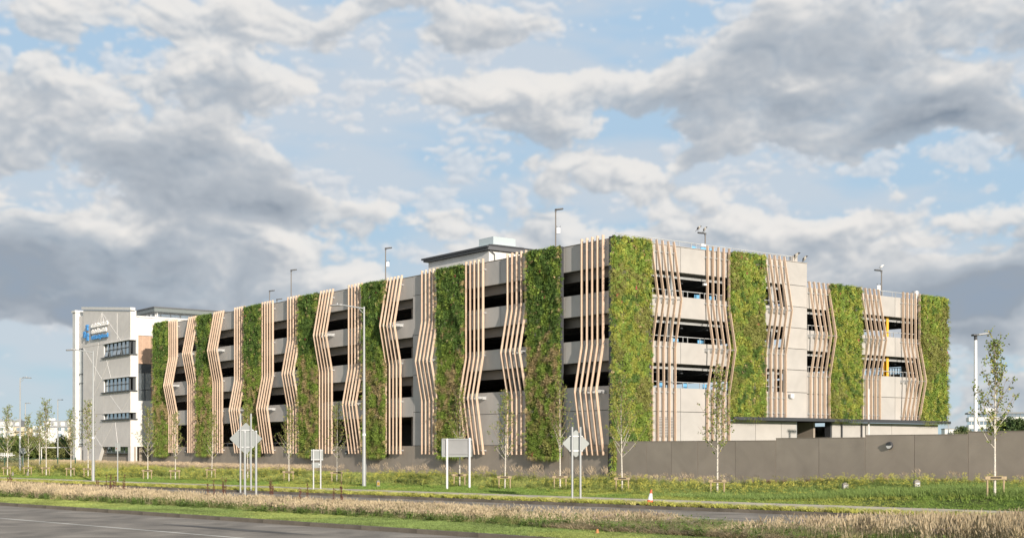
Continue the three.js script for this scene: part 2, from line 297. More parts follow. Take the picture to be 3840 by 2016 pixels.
// mulch strip along the wall foot
{
  const g = [];
  for (let a = -30; a < 86; a += 2) { const p = [], uv = [], b0 = -3.0 - 0.5 * noise3(a * 0.3, 1, 2), b1 = -3.0 - 0.5 * noise3((a + 2) * 0.3, 1, 2);
    for (const [aa, bb] of [[a, b0], [a + 2, b1], [a, -0.02], [a + 2, -0.02]]) { const [x, , z] = at(aa, bb); p.push(x, ground(x, -z) + 0.012, z); uv.push(aa, bb); }
    const k = new THREE.BufferGeometry(); k.setAttribute('position', new THREE.Float32BufferAttribute(p, 3)); k.setAttribute('uv', new THREE.Float32BufferAttribute(uv, 2)); k.setIndex([0, 2, 1, 1, 2, 3]); k.computeVertexNormals();
    if (k.attributes.normal.getY(0) < 0) { k.setIndex([0, 1, 2, 1, 3, 2]); k.computeVertexNormals(); } g.push(k); }
  struct('mulch_strip', g, M.soil);
}

// ---------------------------------------------------------------- the car park
const LV = [15.6, 13.95, 12.42, 11.02, 9.48, 8.07, 6.54, 5.02, 2.85];   // band tops and bottoms of the tall part
const park = thing('car_park', 'long multi-storey car park with pale concrete bands and dark open decks', 'building', at(0, 0), TURN);
// in the group's own axes x = b and z = -a
const JT = 0.036;
const pL = (name, a0, a1, y0, y1, m = M.panel, b0 = 0, th = 0.2) => part(name, box(th, y1 - y0 - JT, a1 - a0 - JT, b0 + th / 2, (y0 + y1) / 2, -(a0 + a1) / 2), oneOf(m), park);
const pR = (name, b0, b1, y0, y1, m = M.panel, a0 = 0, th = 0.2) => part(name, box(b1 - b0 - JT, y1 - y0 - JT, th, (b0 + b1) / 2, (y0 + y1) / 2, -(a0 + th / 2)), oneOf(m), park);
{
  const J = [0.2, 4.55, 8.1, 11.5, 15.2, 18.85, 22.6, 26.1, 29.4, 32.3, 36.7, 40.1, 43.2, 47.4, 50.8, 53.9, 58.0, 61.4, 64.5, 68.6, 73.6];
  for (let i = 0; i < J.length - 1; i++) {
    const a0 = J[i], a1 = J[i + 1], solid = a0 === 18.85;
    if (solid) { for (const [y0, y1] of [[2.85, 5.37], [5.37, 8.15], [8.15, 11.16], [11.16, 14.15], [14.15, 15.6]]) pL('wall_panel', a0, a1, y0, y1); continue; }
    pL('spandrel_panel', a0, a1, LV[1], LV[0]); pL('spandrel_panel', a0, a1, LV[3], LV[2]); pL('spandrel_panel', a0, a1, LV[5], LV[4]);
    pL('spandrel_panel', a0, a1, LV[7], LV[6]);
    if (a1 <= 18.9) pL('wall_panel', a0, a1, LV[8], LV[7]);
  }
  const JB = [0.36, 4.2, 7.9, 11.5, 14.5, 18.5, 22.6, 27.6, 31.2, 34.8, 38.4, 42.0, 45.6, 49.2, 52.8, 56.4, 60, 63.6, 67.2, 70.8, 74.2];
  for (let i = 0; i < JB.length - 1; i++) pL('base_panel', JB[i], JB[i + 1], -0.3, 2.85, M.taupe);
  pL('base_backing', 0.36, 74.2, -0.3, 2.80, M.steel, 0.22, 0.1);
  // roof coping
  part('coping', box(0.26, 0.03, 73.4, 0.1, 15.622, -36.9), M.panel, park);
  // return wall at the far end
  part('end_wall', box(18, 15.4, 0.2, 9.3, 7.9, -74.1), M.panel, park);
  // piers at the corner
  part('corner_pier', box(0.3, 13.0, 0.32, 0.45, 9.1, -0.42), M.panel, park);
  part('corner_recess', box(0.1, 3.0, 0.34, 0.1, 1.3, -0.18), M.dark, park);

  // right front, tall part
  const R1 = [0.2, 3.0, 5.9, 10.35, 13.5];
  for (let i = 0; i < R1.length - 1; i++) {
    pR('spandrel_panel', R1[i], R1[i + 1], LV[1], LV[0]); pR('spandrel_panel', R1[i], R1[i + 1], LV[3], LV[2]); pR('spandrel_panel', R1[i], R1[i + 1], LV[5], LV[4]);
    pR('wall_panel', R1[i], R1[i + 1], i < 3 ? 5.0 : 4.76, LV[6]);
    if (i < 3) pR('wall_panel', R1[i], R1[i + 1], 0.3, 5.0);
  }
  for (const [y0, y1] of [[LV[1], LV[0]], [LV[3], LV[2]], [LV[5], LV[4]], [4.76, LV[6]]]) pR('spandrel_panel', 13.5, 15.9, y0, y1);
  for (const [y0, y1] of [[13.98, 15.6], [12.5, 13.98], [11.02, 12.5], [9.57, 11.02], [8.1, 9.57], [6.54, 8.1], [4.76, 6.54]]) pR('wall_panel', 15.9, 18.25, y0, y1);
  part('coping', box(18.2, 0.03, 0.26, 9.2, 15.622, -0.1), M.panel, park);
  part('return_wall', box(0.2, 2.6, 20, 18.14, 14.3, -10.3), M.panel, park);
  // right front, lower part
  const R2 = [18.25, 20.5, 24.0, 28.2, 31.2, 34.3];
  for (let i = 0; i < R2.length - 1; i++) { pR('spandrel_panel', R2[i], R2[i + 1], 12.44, 13.95); pR('spandrel_panel', R2[i], R2[i + 1], 9.48, 10.95); pR('wall_panel', R2[i], R2[i + 1], 6.45, 8.02); pR('wall_panel', R2[i], R2[i + 1], 4.76, 6.45); }
  // ledge and the recessed ground floor below it
  part('ledge', box(24.2, 0.2, 0.75, 22.45, 4.64, 0.1), M.dark, park);
  for (const [b0, b1] of [[10.4, 13.3], [13.3, 15.9], [15.9, 17.44], [21.3, 24.6], [24.6, 28.2], [28.2, 34.0]]) pR('plinth_panel', b0, b1, 0.2, 4.53, M.panel, 0.3);
  part('entry_jamb', box(0.12, 4.2, 0.5, 17.52, 2.4, -0.6), M.galv, park);
  part('entry_jamb', box(0.12, 4.2, 0.5, 21.24, 2.4, -0.6), M.dark, park);
  part('entry_side_wall', box(0.2, 4.2, 4, 20.2, 2.4, -3.0), M.taupe, park);
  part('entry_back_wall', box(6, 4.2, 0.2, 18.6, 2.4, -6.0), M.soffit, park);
  part('entry_rail', [box(2.6, 0.05, 0.05, 18.8, 3.35, -0.8), box(0.05, 1.6, 0.05, 18.6, 2.6, -0.8), box(0.05, 1.6, 0.05, 19.7, 2.6, -0.8)], M.steel, park);
  part('downpipe', cyl(0.055, 0.055, 4.1, 22.3, 0.4, -0.2, 8), M.dark, park);
  part('downpipe', cyl(0.055, 0.055, 4.1, 24.55, 0.4, -0.2, 8), M.dark, park);
  part('downpipe', cyl(0.06, 0.06, 6.6, 25.05, 0.4, 0.02, 8), M.whitepost, park);
  // louvred vents low on the right front
  for (let i = 0; i < 3; i++) { const v = part('louvre_vent', box(0.34, 1.25, 0.03, 4.12 + i * 0.45, 4.0, 0.017), M.steelWarm, park); for (let k = 0; k < 12; k++) part('louvre_blade', box(0.34, 0.05, 0.03, 4.12 + i * 0.45, 3.45 + k * 0.1, 0.045), M.galv, v); }
  { const v = part('wall_box', box(0.32, 0.3, 0.2, 16.5, 6.27, 0.1), M.whitepost, park); part('wall_box_bracket', box(0.12, 0.25, 0.06, 16.33, 6.25, 0.03), M.steel, v); }

  // decks, beams, columns
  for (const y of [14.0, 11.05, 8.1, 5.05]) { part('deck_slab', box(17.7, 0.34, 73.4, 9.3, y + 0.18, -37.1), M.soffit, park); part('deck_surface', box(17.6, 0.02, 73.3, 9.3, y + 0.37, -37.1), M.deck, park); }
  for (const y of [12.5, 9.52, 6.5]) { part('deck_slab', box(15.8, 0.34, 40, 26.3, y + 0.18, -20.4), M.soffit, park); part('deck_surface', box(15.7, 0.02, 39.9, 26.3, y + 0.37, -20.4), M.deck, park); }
  for (const y of [13.93, 11.0, 8.05]) {
    part('edge_beam', [box(0.22, 0.05, 73, 0.55, y - 0.03, -37.0), box(0.03, 0.5, 73, 0.55, y - 0.3, -37.0), box(0.22, 0.05, 73, 0.55, y - 0.57, -37.0)], M.steelWarm, park);
    part('edge_beam', [box(15.6, 0.03, 0.12, 8.2, y - 0.17, -0.5), box(15.6, 0.12, 0.02, 8.2, y - 0.24, -0.5)], M.galv, park);
    for (let b = 2.2; b < 17; b += 2.4) part('deck_beam', [box(0.03, 0.45, 40, b, y - 0.25, -21), box(0.2, 0.04, 40, b, y - 0.49, -21)], M.steel, park);
  }
  for (const y of [12.42, 9.46]) { part('edge_beam', [box(15.6, 0.03, 0.12, 26.3, y - 0.15, -0.5), box(15.6, 0.12, 0.02, 26.3, y - 0.22, -0.5)], M.galv, park); for (let b = 20; b < 34; b += 2.4) part('deck_beam', [box(0.03, 0.4, 36, b, y - 0.22, -19), box(0.2, 0.04, 36, b, y - 0.43, -19)], M.steel, park); }
  const col = (b, a, y0, y1, m, turnIt) => part('column', turnIt ? [box(0.26, y1 - y0, 0.03, b, (y0 + y1) / 2, -a + 0.13), box(0.26, y1 - y0, 0.03, b, (y0 + y1) / 2, -a - 0.13), box(0.03, y1 - y0, 0.24, b, (y0 + y1) / 2, -a)] : [box(0.03, y1 - y0, 0.26, b - 0.13, (y0 + y1) / 2, -a), box(0.03, y1 - y0, 0.26, b + 0.13, (y0 + y1) / 2, -a), box(0.24, y1 - y0, 0.03, b, (y0 + y1) / 2, -a)], m, park);
  for (const a of [11.0, 23.6, 30.9, 41.6, 52.3, 63.0]) { col(0.75, a, 0.5, 14, M.steelWarm, false); col(0.8, a - 0.55, 0.5, 14, M.steel, false); }
  col(5.5, 0.55, 5.4, 14, M.galv, true); col(15.2, 0.6, 5.4, 14, M.galv, true);
  col(27.85, 0.55, 8.0, 12.5, M.yellow, true); col(33.9, 0.7, 4.8, 12.5, M.steel, true);
  for (const [b, a] of [[8, 8], [8, 20], [14, 14], [27, 9], [33.8, 9]]) col(b, a, 0.5, 13.9, M.steel, true);
  // bracing tubes glimpsed behind the openings
  part('bracing_tube', rod([15.9, 9.75, -0.9], [13.3, 7.9, -0.9], 0.13, 0.13, 10), M.galv, park);
  part('bracing_tube', rod([0.9, 8.1, -44.6], [0.9, 5.9, -42.9], 0.12, 0.12, 8), M.galv, park);
  part('bracing_tube', rod([0.9, 2.9, -44.6], [0.9, 5.0, -42.7], 0.12, 0.12, 8), M.galv, park);
  part('bracing_tube', rod([0.9, 11.0, -33.2], [0.9, 9.5, -31.8], 0.12, 0.12, 8), M.steel, park);
  // batten light fittings under the decks, switched off
  for (const y of [13.9, 10.95, 8.0, 4.95]) for (const a of [10, 13.2, 24.8, 31, 34.5, 42, 45.2, 53, 63.5]) part('batten_fitting', box(0.09, 0.08, 1.5, 2.6, y - 0.06, -a), M.whitepost, park);
  // far side
  for (const [y0, y1] of [[4.8, 8.6], [9.48, 10.7], [12.44, 13.95]]) part('rear_spandrel', box(0.2, y1 - y0, 18, 34.2, (y0 + y1) / 2, -13), M.panel, park);
  part('end_return', box(0.2, 9.1, 3.6, 34.2, 9.35, -2.0), M.panel, park);
  part('plinth_return', box(0.2, 4.3, 12, 33.9, 2.35, -6.6), M.panel, park);
  part('side_wall', box(0.2, 9, 40, 34.2, 0.0, -30), M.panel, park);
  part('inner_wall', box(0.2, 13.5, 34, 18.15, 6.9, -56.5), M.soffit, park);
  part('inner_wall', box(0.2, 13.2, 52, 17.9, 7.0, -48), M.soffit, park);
  // guard rails
  const rail = (b0, b1, y, a = 0.12) => {
    const r = part('guard_rail', box(b1 - b0, 0.045, 0.045, (b0 + b1) / 2, y, -a), M.galv, park);
    for (let b = b0 + 0.4; b < b1; b += 1.55) for (const o of [0, 0.42]) if (b + o < b1) part('rail_post', box(0.038, 0.42, 0.038, b + o, y - 0.23, -a), M.galv, r);
  };
  rail(0.4, 16.8, 15.98); rail(2.9, 10.3, 12.82, 0.3); rail(2.9, 10.3, 9.86, 0.3); rail(2.9, 10.3, 6.92, 0.3); rail(13.4, 15.8, 12.8, 0.3); rail(13.4, 15.8, 6.9, 0.3);
  rail(18.3, 34, 14.32); rail(18.3, 34, 11.33, 0.3); rail(18.3, 34, 8.4, 0.3);
  { const r = part('guard_rail', box(0.05, 0.06, 16, 0.9, 3.15, -52), M.galv, park); for (let a = 45; a < 60; a += 2) part('rail_post', box(0.05, 0.9, 0.05, 0.9, 2.7, -a), M.galv, r); }
  // blue bay panels by the rails
  for (const [b, y, a] of [[8.6, 12.62, 1.2], [10.0, 12.62, 1.2], [6.6, 9.62, 1.2], [8.9, 9.62, 1.2], [7.5, 6.7, 1.2], [9.4, 6.7, 1.2], [8.0, 15.75, 0.9], [8.9, 15.75, 0.9], [9.7, 15.75, 0.9], [24.6, 11.1, 1.0], [24.8, 8.15, 1.0], [5.4, 6.7, 1.2]]) part('bay_panel', box(0.5, 0.42, 0.05, b, y, -a), M.blue, park);
  // small things on the roof
  part('flue', cyl(0.12, 0.12, 1.0, 30.9, 13.5, -0.9, 12), M.galv, park);
  part('flue', cyl(0.27, 0.27, 1.0, 32.1, 13.75, -1.0, 16), M.galv, park);
  part('roof_box', box(0.5, 0.4, 0.3, 17.1, 15.84, -0.25), M.panel, park);
  part('camera_housing', [box(0.4, 0.16, 0.16, 7.9, 15.9, 0.02)], M.whitepost, park);
  part('camera_housing', [box(0.36, 0.14, 0.14, 8.05, 13.35, 0.1), box(0.05, 0.3, 0.05, 8.25, 13.5, 0.0)], M.whitepost, park);
  // window glass building glimpsed through the open end: white balustrade on the far deck edge
  { const r = part('balustrade', box(0.05, 0.05, 9, 33.7, 9.05, -6.5), M.whitepost, park); for (let i = 0; i < 36; i++) part('baluster', box(0.05, 0.62, 0.04, 33.7, 8.72, -2.1 - i * 0.25), M.whitepost, r); }
}

// ---------------------------------------------------------------- plant rooms on the roof
{
  const t = thing('roof_plant_room', 'white plant room with dark overhanging eaves and skylight above the car park roof', 'plant room', at(0, 0), TURN);
  part('wall', box(9, 6.3, 9.6, 18.55, 16.85, -36.9), M.white, t);
  const r = part('roof', box(9.7, 0.34, 10.3, 18.55, 20.22, -36.9), M.roof, t);
  part('gutter', [box(0.22, 0.16, 10.5, 13.63, 20.3, -36.9), box(9.6, 0.1, 0.08, 18.55, 20.44, -31.7)], M.dark, r);
  part('kerb', box(3.6, 0.45, 3.4, 17.0, 20.6, -34.9), M.roof, r);
  part('skylight', [box(2.5, 0.75, 2.2, 16.8, 21.2, -34.6), box(2.9, 0.05, 2.6, 16.8, 20.86, -34.6)], mat('skylight panel', [0.55, 0.62, 0.63], { roughness: 0.3, metalness: 0.2 }), r);
  part('downpipe', [cyl(0.05, 0.05, 4.2, 14.6, 15.5, -32.0, 8), rod([14.0, 20.05, -31.9], [14.6, 19.7, -32.0], 0.05)], M.roof, t);
  part('lean_to', box(1.2, 2.2, 1.2, 14.5, 17.8, -42.6), M.board, t);
  const k = thing('roof_stair_head', 'low white stair head with thin dark roof on the far car park roof', 'plant room', at(0, 0), TURN);
  part('wall', box(4, 4.4, 7, 16, 16.6, -73), M.white, k);
  part('roof', box(4.6, 0.16, 7.6, 16, 18.88, -73), M.roof, k);
}
// ---------------------------------------------------------------- the office block at the far end
const office = thing('office_block', 'pale office block with raked gable and wall lettering beside the car park', 'building', at(0, 0), TURN);
{
  const P = (name, w, h, d, b, y, a, m, par = office) => part(name, box(w, h, d, b, y, -a), m, par);
  // gable slab with window openings, from below the raked top; built of strips between the openings, in the plane b = 0..0.3
  const top = (a) => 17.93 + (a - 80) * (19.28 - 17.93) / 15.16;
  const wallPoly = (pts, m, name, b0 = 0, th = 0.3) => {       // points in (a, y)
    const sh = new THREE.Shape(pts.map(([a, y]) => new THREE.Vector2(a, y)));
    const g = new THREE.ExtrudeGeometry(sh, { depth: th, bevelEnabled: false });
    g.applyMatrix4(new THREE.Matrix4().makeBasis(new THREE.Vector3(0, 0, -1), new THREE.Vector3(0, 1, 0), new THREE.Vector3(1, 0, 0)));   // (a, y, th) -> (b, y, -a)
    g.translate(b0, 0, 0); return part(name, g, m, office);
  };
  wallPoly([[80, 14.72], [88.3, 14.72], [95.2, 14.72], [95.2, 19.2], [80, 17.85]], M.pale, 'gable_wall');
  wallPoly([[88.3, 2.86], [95.2, 2.86], [95.2, 14.70], [88.3, 14.70]], M.pale, 'gable_wall');
  wallPoly([[80, 10.66], [88.28, 10.66], [88.28, 13.11], [80, 13.11]], M.pale, 'gable_wall');
  wallPoly([[80, 6.70], [88.28, 6.70], [88.28, 9.09], [80, 9.09]], M.pale, 'gable_wall');
  wallPoly([[80, 2.86], [88.28, 2.86], [88.28, 5.95], [80, 5.95]], M.pale, 'gable_wall');
  wallPoly([[88.9, 2.84], [95.2, 2.84], [95.2, 0], [91.2, 0]], M.pale, 'gable_wall');
  wallPoly([[80, -0.3], [95, -0.3], [95, 2.83], [80, 2.83]], M.taupe, 'recessed_wall', 0.42, 0.2);
  wallPoly([[88.75, 2.84], [88.95, 2.84], [91.25, 0], [91.05, 0]], M.white, 'raked_leg', -0.03, 0.4);
  // coping along the rake
  wallPoly([[79.7, 17.9], [79.7, 18.2], [95.5, 19.61], [95.5, 19.3]], M.white, 'coping', -0.12, 0.55);
  // white side wall
  const Wp = (y0, y1, b0, b1, m = M.white, n = 'side_wall') => P(n, b1 - b0, y1 - y0, 0.3, (b0 + b1) / 2, (y0 + y1) / 2, 80.155, m);
  Wp(14.72, 17.9, 0.02, 0.67); Wp(10.66, 13.11, 0.02, 0.67); Wp(6.70, 9.09, 0.02, 0.67); Wp(2.86, 5.95, 0.02, 0.67);
  Wp(2.86, 17.2, 0.67, 0.9); Wp(15.2, 17.2, 0.9, 2.6); Wp(2.86, 7.95, 0.9, 2.6); Wp(2.86, 17.2, 2.6, 9);
  P('coping', 8.6, 0.15, 0.5, 5.0, 17.28, 80.15, M.white);
  P('side_cladding', 1.5, 3.1, 0.1, 1.66, 13.62, 80.16, M.board); P('side_trim', 0.12, 7.2, 0.16, 2.5, 11.6, 80.14, M.board);
  P('spandrel_band', 1.6, 0.95, 0.1, 1.7, 11.55, 80.17, M.frame);
  const sw = P('window', 1.6, 3.1, 0.06, 1.7, 9.5, 80.2, M.glass);
  P('window_frame', 0.07, 3.1, 0.12, 1.72, 9.5, 80.16, M.frame, sw); P('window_frame', 1.6, 0.07, 0.12, 1.7, 9.2, 80.16, M.frame, sw);
  P('corner_column', 0.75, 3.1, 0.75, 0.4, 1.4, 80.4, M.pale); P('undercroft_wall', 8, 3.1, 0.2, 5.2, 1.4, 80.6, M.taupe);
  // strip windows that turn the corner
  for (const [y0, y1, rows] of [[13.11, 14.72, 2], [9.09, 10.66, 2], [5.95, 6.70, 1]]) {
    const w = P('window', 0.06, y1 - y0, 7.2, 0.25, (y0 + y1) / 2, 84.6, M.glass), n = 6;
    for (let i = 0; i <= n; i++) P('mullion', 0.12, y1 - y0, i === 0 ? 0.3 : 0.06, 0.2, (y0 + y1) / 2, 80.75 + i * 7.5 / n, M.frame, w);
    for (let i = 0; i <= rows; i++) P('transom', 0.12, 0.07, 7.5, 0.195, y0 + 0.05 + (y1 - y0 - 0.1) * i / rows, 84.5, M.frame, w);
    if (rows === 2 && y0 > 12) for (const a of [87.6, 85.0, 83.7]) { const s = part('open_sash', box(0.04, 0.62, 1.1), M.frame, w); s.position.set(0.08, y0 + 0.38, -a); s.rotation.z = -0.22; const gl = part('pane', box(0.02, 0.5, 0.94, -0.015, 0, 0), M.glass, s); }
    P('window_head', 0.9, 0.07, 8.3, 0.33, y1 - 0.035, 84.1, M.white, w); P('window_sill', 0.95, 0.1, 9.0, 0.28, y0 - 0.045, 84.3, M.frame, w);
    P('reveal', 0.3, y1 - y0 - 0.1, 0.06, 0.15, (y0 + y1) / 2, 88.25, M.white, w);
    P('corner_post', 0.3, y1 - y0 - 0.02, 0.3, 0.6, (y0 + y1) / 2, 80.5, M.frame, w);
  }
  { const w = P('window', 0.06, 0.66, 6.8, 0.40, 2.5, 84.8, M.glass); for (let i = 0; i < 6; i++) P('mullion', 0.1, 0.66, 0.08, 0.37, 2.5, 81.5 + i * 1.33, M.frame, w); P('window_sill', 0.3, 0.1, 7.2, 0.30, 2.13, 84.8, M.frame, w); }
  // glazed slot and white fin on the left
  wallPoly([[95.25, 14.7], [97.0, 14.7], [97.0, 18.6], [95.25, 18.6]], M.pale, 'slot_wall', 0.12, 0.2);
  { const w = P('window', 0.06, 11.7, 1.7, 0.2, 8.83, 96.1, M.glass); P('mullion', 0.12, 11.7, 0.1, 0.16, 8.83, 96.05, M.frame, w); for (const y of [14.65, 11.6, 10.5, 7.2, 6.1, 3.2]) P('transom', 0.12, 0.1, 1.7, 0.155, y, 96.1, M.frame, w); }
  wallPoly([[95.25, 0], [97.0, 0], [97.0, 2.95], [95.25, 2.95]], M.pale, 'slot_wall', 0.3, 0.2);
  P('door', 0.06, 2.0, 0.9, 0.28, 1.5, 95.8, M.dark);
  P('fin_wall', 1.6, 19, 1.0, 0.5, 9.6, 97.6, M.white); P('fin_coping', 1.8, 0.25, 1.3, 0.5, 19.2, 97.6, M.white);
  // body behind and rooftop clerestory
  P('body', 12, 16.5, 14.4, 7.6, 8.6, 88.2, M.white);
  P('clerestory_wall', 10, 2.2, 6.4, 9.8, 17.3, 88, M.white);
  { const g = P('clerestory_window', 8.6, 0.9, 0.06, 9.4, 17.75, 84.72, M.glass); for (let i = 0; i < 8; i++) P('mullion', 0.1, 0.9, 0.1, 5.4 + i * 1.2, 17.75, 84.68, M.frame, g);
    const k = P('clerestory_window', 0.06, 0.8, 5.0, 4.72, 17.8, 87.6, M.glass); for (let i = 0; i < 5; i++) P('mullion', 0.1, 0.8, 0.1, 4.68, 17.8, 85.2 + i * 1.2, M.frame, k); }
  P('clerestory_roof', 11.5, 0.45, 8, 10.1, 18.62, 88, M.greenroof); P('roof_edge', 11.7, 0.12, 8.2, 10.1, 18.9, 88, M.roof);
  P('downpipe', 0.08, 1.6, 0.08, 4.9, 17.7, 84.5, M.white);
  // thin white joint beads drawn across the gable
  const bead = (a0, y0, a1, y1) => part('joint_bead', bar([-0.012, y0, -a0], [-0.012, y1, -a1], 0.022, 0.02), M.inlay, office);
  for (const [a0, y0, a1, y1] of [[88.9, 18.4, 92.4, 15.9], [92.4, 15.9, 95.1, 14.67], [88.9, 18.4, 90.1, 14.5], [90.1, 14.5, 92.0, 8.9], [92.0, 8.9, 92.9, 6.1], [88.9, 18.4, 82.9, 14.8], [88.9, 18.4, 87.0, 15.2], [95.1, 14.67, 89.0, 10.73], [89.0, 10.7, 95.1, 6.35], [95.1, 6.35, 89.0, 2.9], [89.0, 10.73, 86.2, 13.0], [87.5, 13.0, 86.0, 10.75], [86.8, 9.0, 82.7, 6.85], [80.1, 8.38, 82.5, 6.9], [84.7, 5.85, 83.8, 3.0], [84.7, 5.85, 88.9, 2.95], [82.9, 14.9, 80.05, 16.15], [84.0, 17.9, 84.0, 15.0]]) bead(a0, y0, a1, y1);
  for (const y of [14.71, 6.66]) part('panel_joint', bar([-0.006, y, -88.4], [-0.006, y, -95.1], 0.02, 0.02), M.taupe, office);
}
// lettering and emblem on the gable: raised letters standing a little off the wall
{
  const font = await new FontLoader().loadAsync('fonts/droid/droid_sans_bold.typeface.json');
  const sign = thing('wall_lettering', 'raised white and blue lettering with three blue towers on the office gable', 'sign', at(0, 0), TURN);
  const white = mat('white letters', [0.82, 0.81, 0.79], { roughness: 0.5 }), blue = mat('blue letters', [0.06, 0.28, 0.62], { roughness: 0.4 });
  const basis = new THREE.Matrix4().makeBasis(new THREE.Vector3(0, 0, 1), new THREE.Vector3(0, 1, 0), new THREE.Vector3(-1, 0, 0));   // letters run towards the corner, facing out
  const word = (str, a, y, size, width, m, name) => {
    const g = new TextGeometry(str, { font, size, depth: 0.14, curveSegments: 3 }); g.computeBoundingBox();
    const k = width / (g.boundingBox.max.x - g.boundingBox.min.x); g.scale(k, 1, 1); g.applyMatrix4(basis); g.translate(-0.12, y, -a); return part(name, g, m, sign);
  };
  word('Comhairle Cathrach', 91.8, 16.80, 0.44, 5.3, white, 'letter_row');
  word('Bhaile Átha Cliath', 91.8, 16.1, 0.44, 4.9, white, 'letter_row');
  word('Dublin City Council', 91.8, 15.42, 0.44, 5.3, blue, 'letter_row');
  const tower = (a, y0, y1) => {
    const h = y1 - y0, w = 0.72, sh = new THREE.Shape();
    [[-0.5, 0], [0.5, 0], [0.42, 0.2], [0.36, 0.6], [0.5, 0.72], [0.5, 1], [0.32, 1], [0.32, 0.86], [0.09, 0.86], [0.09, 1.08], [-0.09, 1.08], [-0.09, 0.86], [-0.32, 0.86], [-0.32, 1], [-0.5, 1], [-0.5, 0.72], [-0.36, 0.6], [-0.42, 0.2]].forEach(([x, y], i) => (i ? sh.lineTo(x * w, y * h) : sh.moveTo(x * w, y * h)));
    const g = new THREE.ExtrudeGeometry(sh, { depth: 0.16, bevelEnabled: false }); g.applyMatrix4(basis); g.translate(-0.12, y0, -a); part('tower_emblem', g, blue, sign);
  };
  tower(93.3, 16.6, 17.26); tower(94.2, 15.8, 16.52); tower(93.2, 15.4, 16.24);
  part('divider', box(0.06, 1.1, 0.06, -0.06, 16.2, -92.3), M.steelWarm, sign);
}
// ---------------------------------------------------------------- timber fin screens
function finScreen(label, front, mid, rows, yTop, yBot, kink) {
  // rows: bracket heights from the top; kink: how far each row stands out (0 or 1)
  const KO = 0.56, t = thing('timber_fin_screen', label, 'timber screen', front === 'L' ? at(mid, 0) : at(0, mid), front === 'L' ? PHI_L : PHI_R, 'timber fin screens on the car park fronts');
  const off = (i) => kink[i] * KO, path = [];
  path.push([yTop, off(0) + (off(0) - off(1)) * (yTop - rows[0]) / (rows[0] - rows[1])]);
  for (let i = 0; i < rows.length; i++) { const flat = (i === 0 || i === rows.length - 1) || (kink[i - 1] === kink[i] && kink[i + 1] === kink[i]); if (!flat || i) path.push([rows[i], off(i)]); }
  const n = rows.length - 1; path.pop(); path.push([yBot, off(n) + (off(n) - off(n - 1)) * 0.06]);
  const sh = new THREE.Shape();
  path.forEach(([y, o], i) => (i ? sh.lineTo(o + 0.30, y) : sh.moveTo(o + 0.30, y)));
  [...path].reverse().forEach(([y, o]) => sh.lineTo(o + 0.12, y));
  const W = 0.055, r = rng(mid * 100 | 0);
  const g = new THREE.ExtrudeGeometry(sh, { depth: W, bevelEnabled: false });
  g.applyMatrix4(new THREE.Matrix4().makeBasis(new THREE.Vector3(0, 0, 1), new THREE.Vector3(0, 1, 0), new THREE.Vector3(-1, 0, 0)));
  g.translate(W / 2, 0, 0);
  for (let i = 0; i < 5; i++) { const m = part('fin', g, WOODS[Math.floor(r() * WOODS.length)], t); m.position.set((i - 2) * 0.507, 0, 0); }
  rows.forEach((y, i) => {
    const gs = [];
    for (let k = 0; k < 5; k++) { const x = (k - 2) * 0.507 + (front === 'L' ? 0.055 : -0.055), L = off(i) + 0.20; gs.push(box(0.035, 0.07, L, x, y, L / 2), box(0.11, 0.13, 0.015, x, y, 0.008)); if (off(i) > 0.3) gs.push(box(0.03, 0.16, 0.3, x, y - 0.09, 0.15)); }
    part('bracket_row', gs, M.galv, t);
  });
}
const WOODS = [[0.84, 0.665, 0.53], [0.80, 0.625, 0.49], [0.74, 0.57, 0.44], [0.82, 0.625, 0.485]].map((c, i) => mat('larch fin ' + i, c, { map: woodTex, roughness: 0.75 }));
const ROW_T = [15.12, 12.1, 9.12, 6.22, 2.5], ROW_L = [13.53, 10.59, 7.71, 5.06];
const PEAK = ['', 'high', 'halfway', 'low'];
{
  const F = [[67.65, 2, 'farthest along the long front, right of the first living wall'], [62.85, 1, 'left of the second living wall from the office'], [56.85, 1, 'right of the second living wall from the office'],
    [52.0, 3, 'left of the third living wall from the office'], [46.3, 3, 'right of the third living wall from the office'], [41.35, 2, 'left of the fourth living wall from the office'], [35.65, 1, 'right of the fourth living wall from the office'],
    [30.8, 3, 'just left of the living wall behind the tall street lamp'], [25.05, 1, 'right of the living wall behind the tall street lamp'], [20.0, 2, 'standing before the closed wall strip of the long front'], [14.3, 3, 'behind the right post of the blank board'],
    [9.4, 2, 'left of the last living wall on the long front'], [1.6, 3, 'nearest the corner on the long shaded front']];
  for (const [a, k, w] of F) finScreen('timber fins kinked ' + PEAK[k] + ', ' + w, 'L', a, ROW_T, 15.86, 2.22, [0, 1, 2, 3, 4].map((i) => (i === k ? 1 : 0)));
  finScreen('five timber fins bent out at top deck level, right of the corner living wall', 'R', 4.2, ROW_T, 15.86, 0.9, [0, 1, 0, 0, 0]);
  finScreen('five timber fins bent out at mid height, below the lamp with two perched birds', 'R', 9.15, ROW_T, 15.86, 0.9, [0, 0, 1, 0, 0]);
  finScreen('five timber fins beside the plain stepped wall on the sunny front', 'R', 14.75, [15.12, 12.1, 9.12, 6.1, 5.06], 15.86, 4.78, [0, 1, 0, 0, 0]);
  finScreen('five timber fins just right of the roof step on the sunny front', 'R', 19.4, ROW_L, 14.36, 4.78, [0, 1, 0, 0]);
  finScreen('five timber fins left of the yellow column on the sunny front', 'R', 25.1, ROW_L, 14.36, 4.78, [0, 1, 0, 0]);
  finScreen('five timber fins right of the yellow column, bent out low down', 'R', 29.9, ROW_L, 14.36, 4.78, [0, 0, 1, 0]);
}

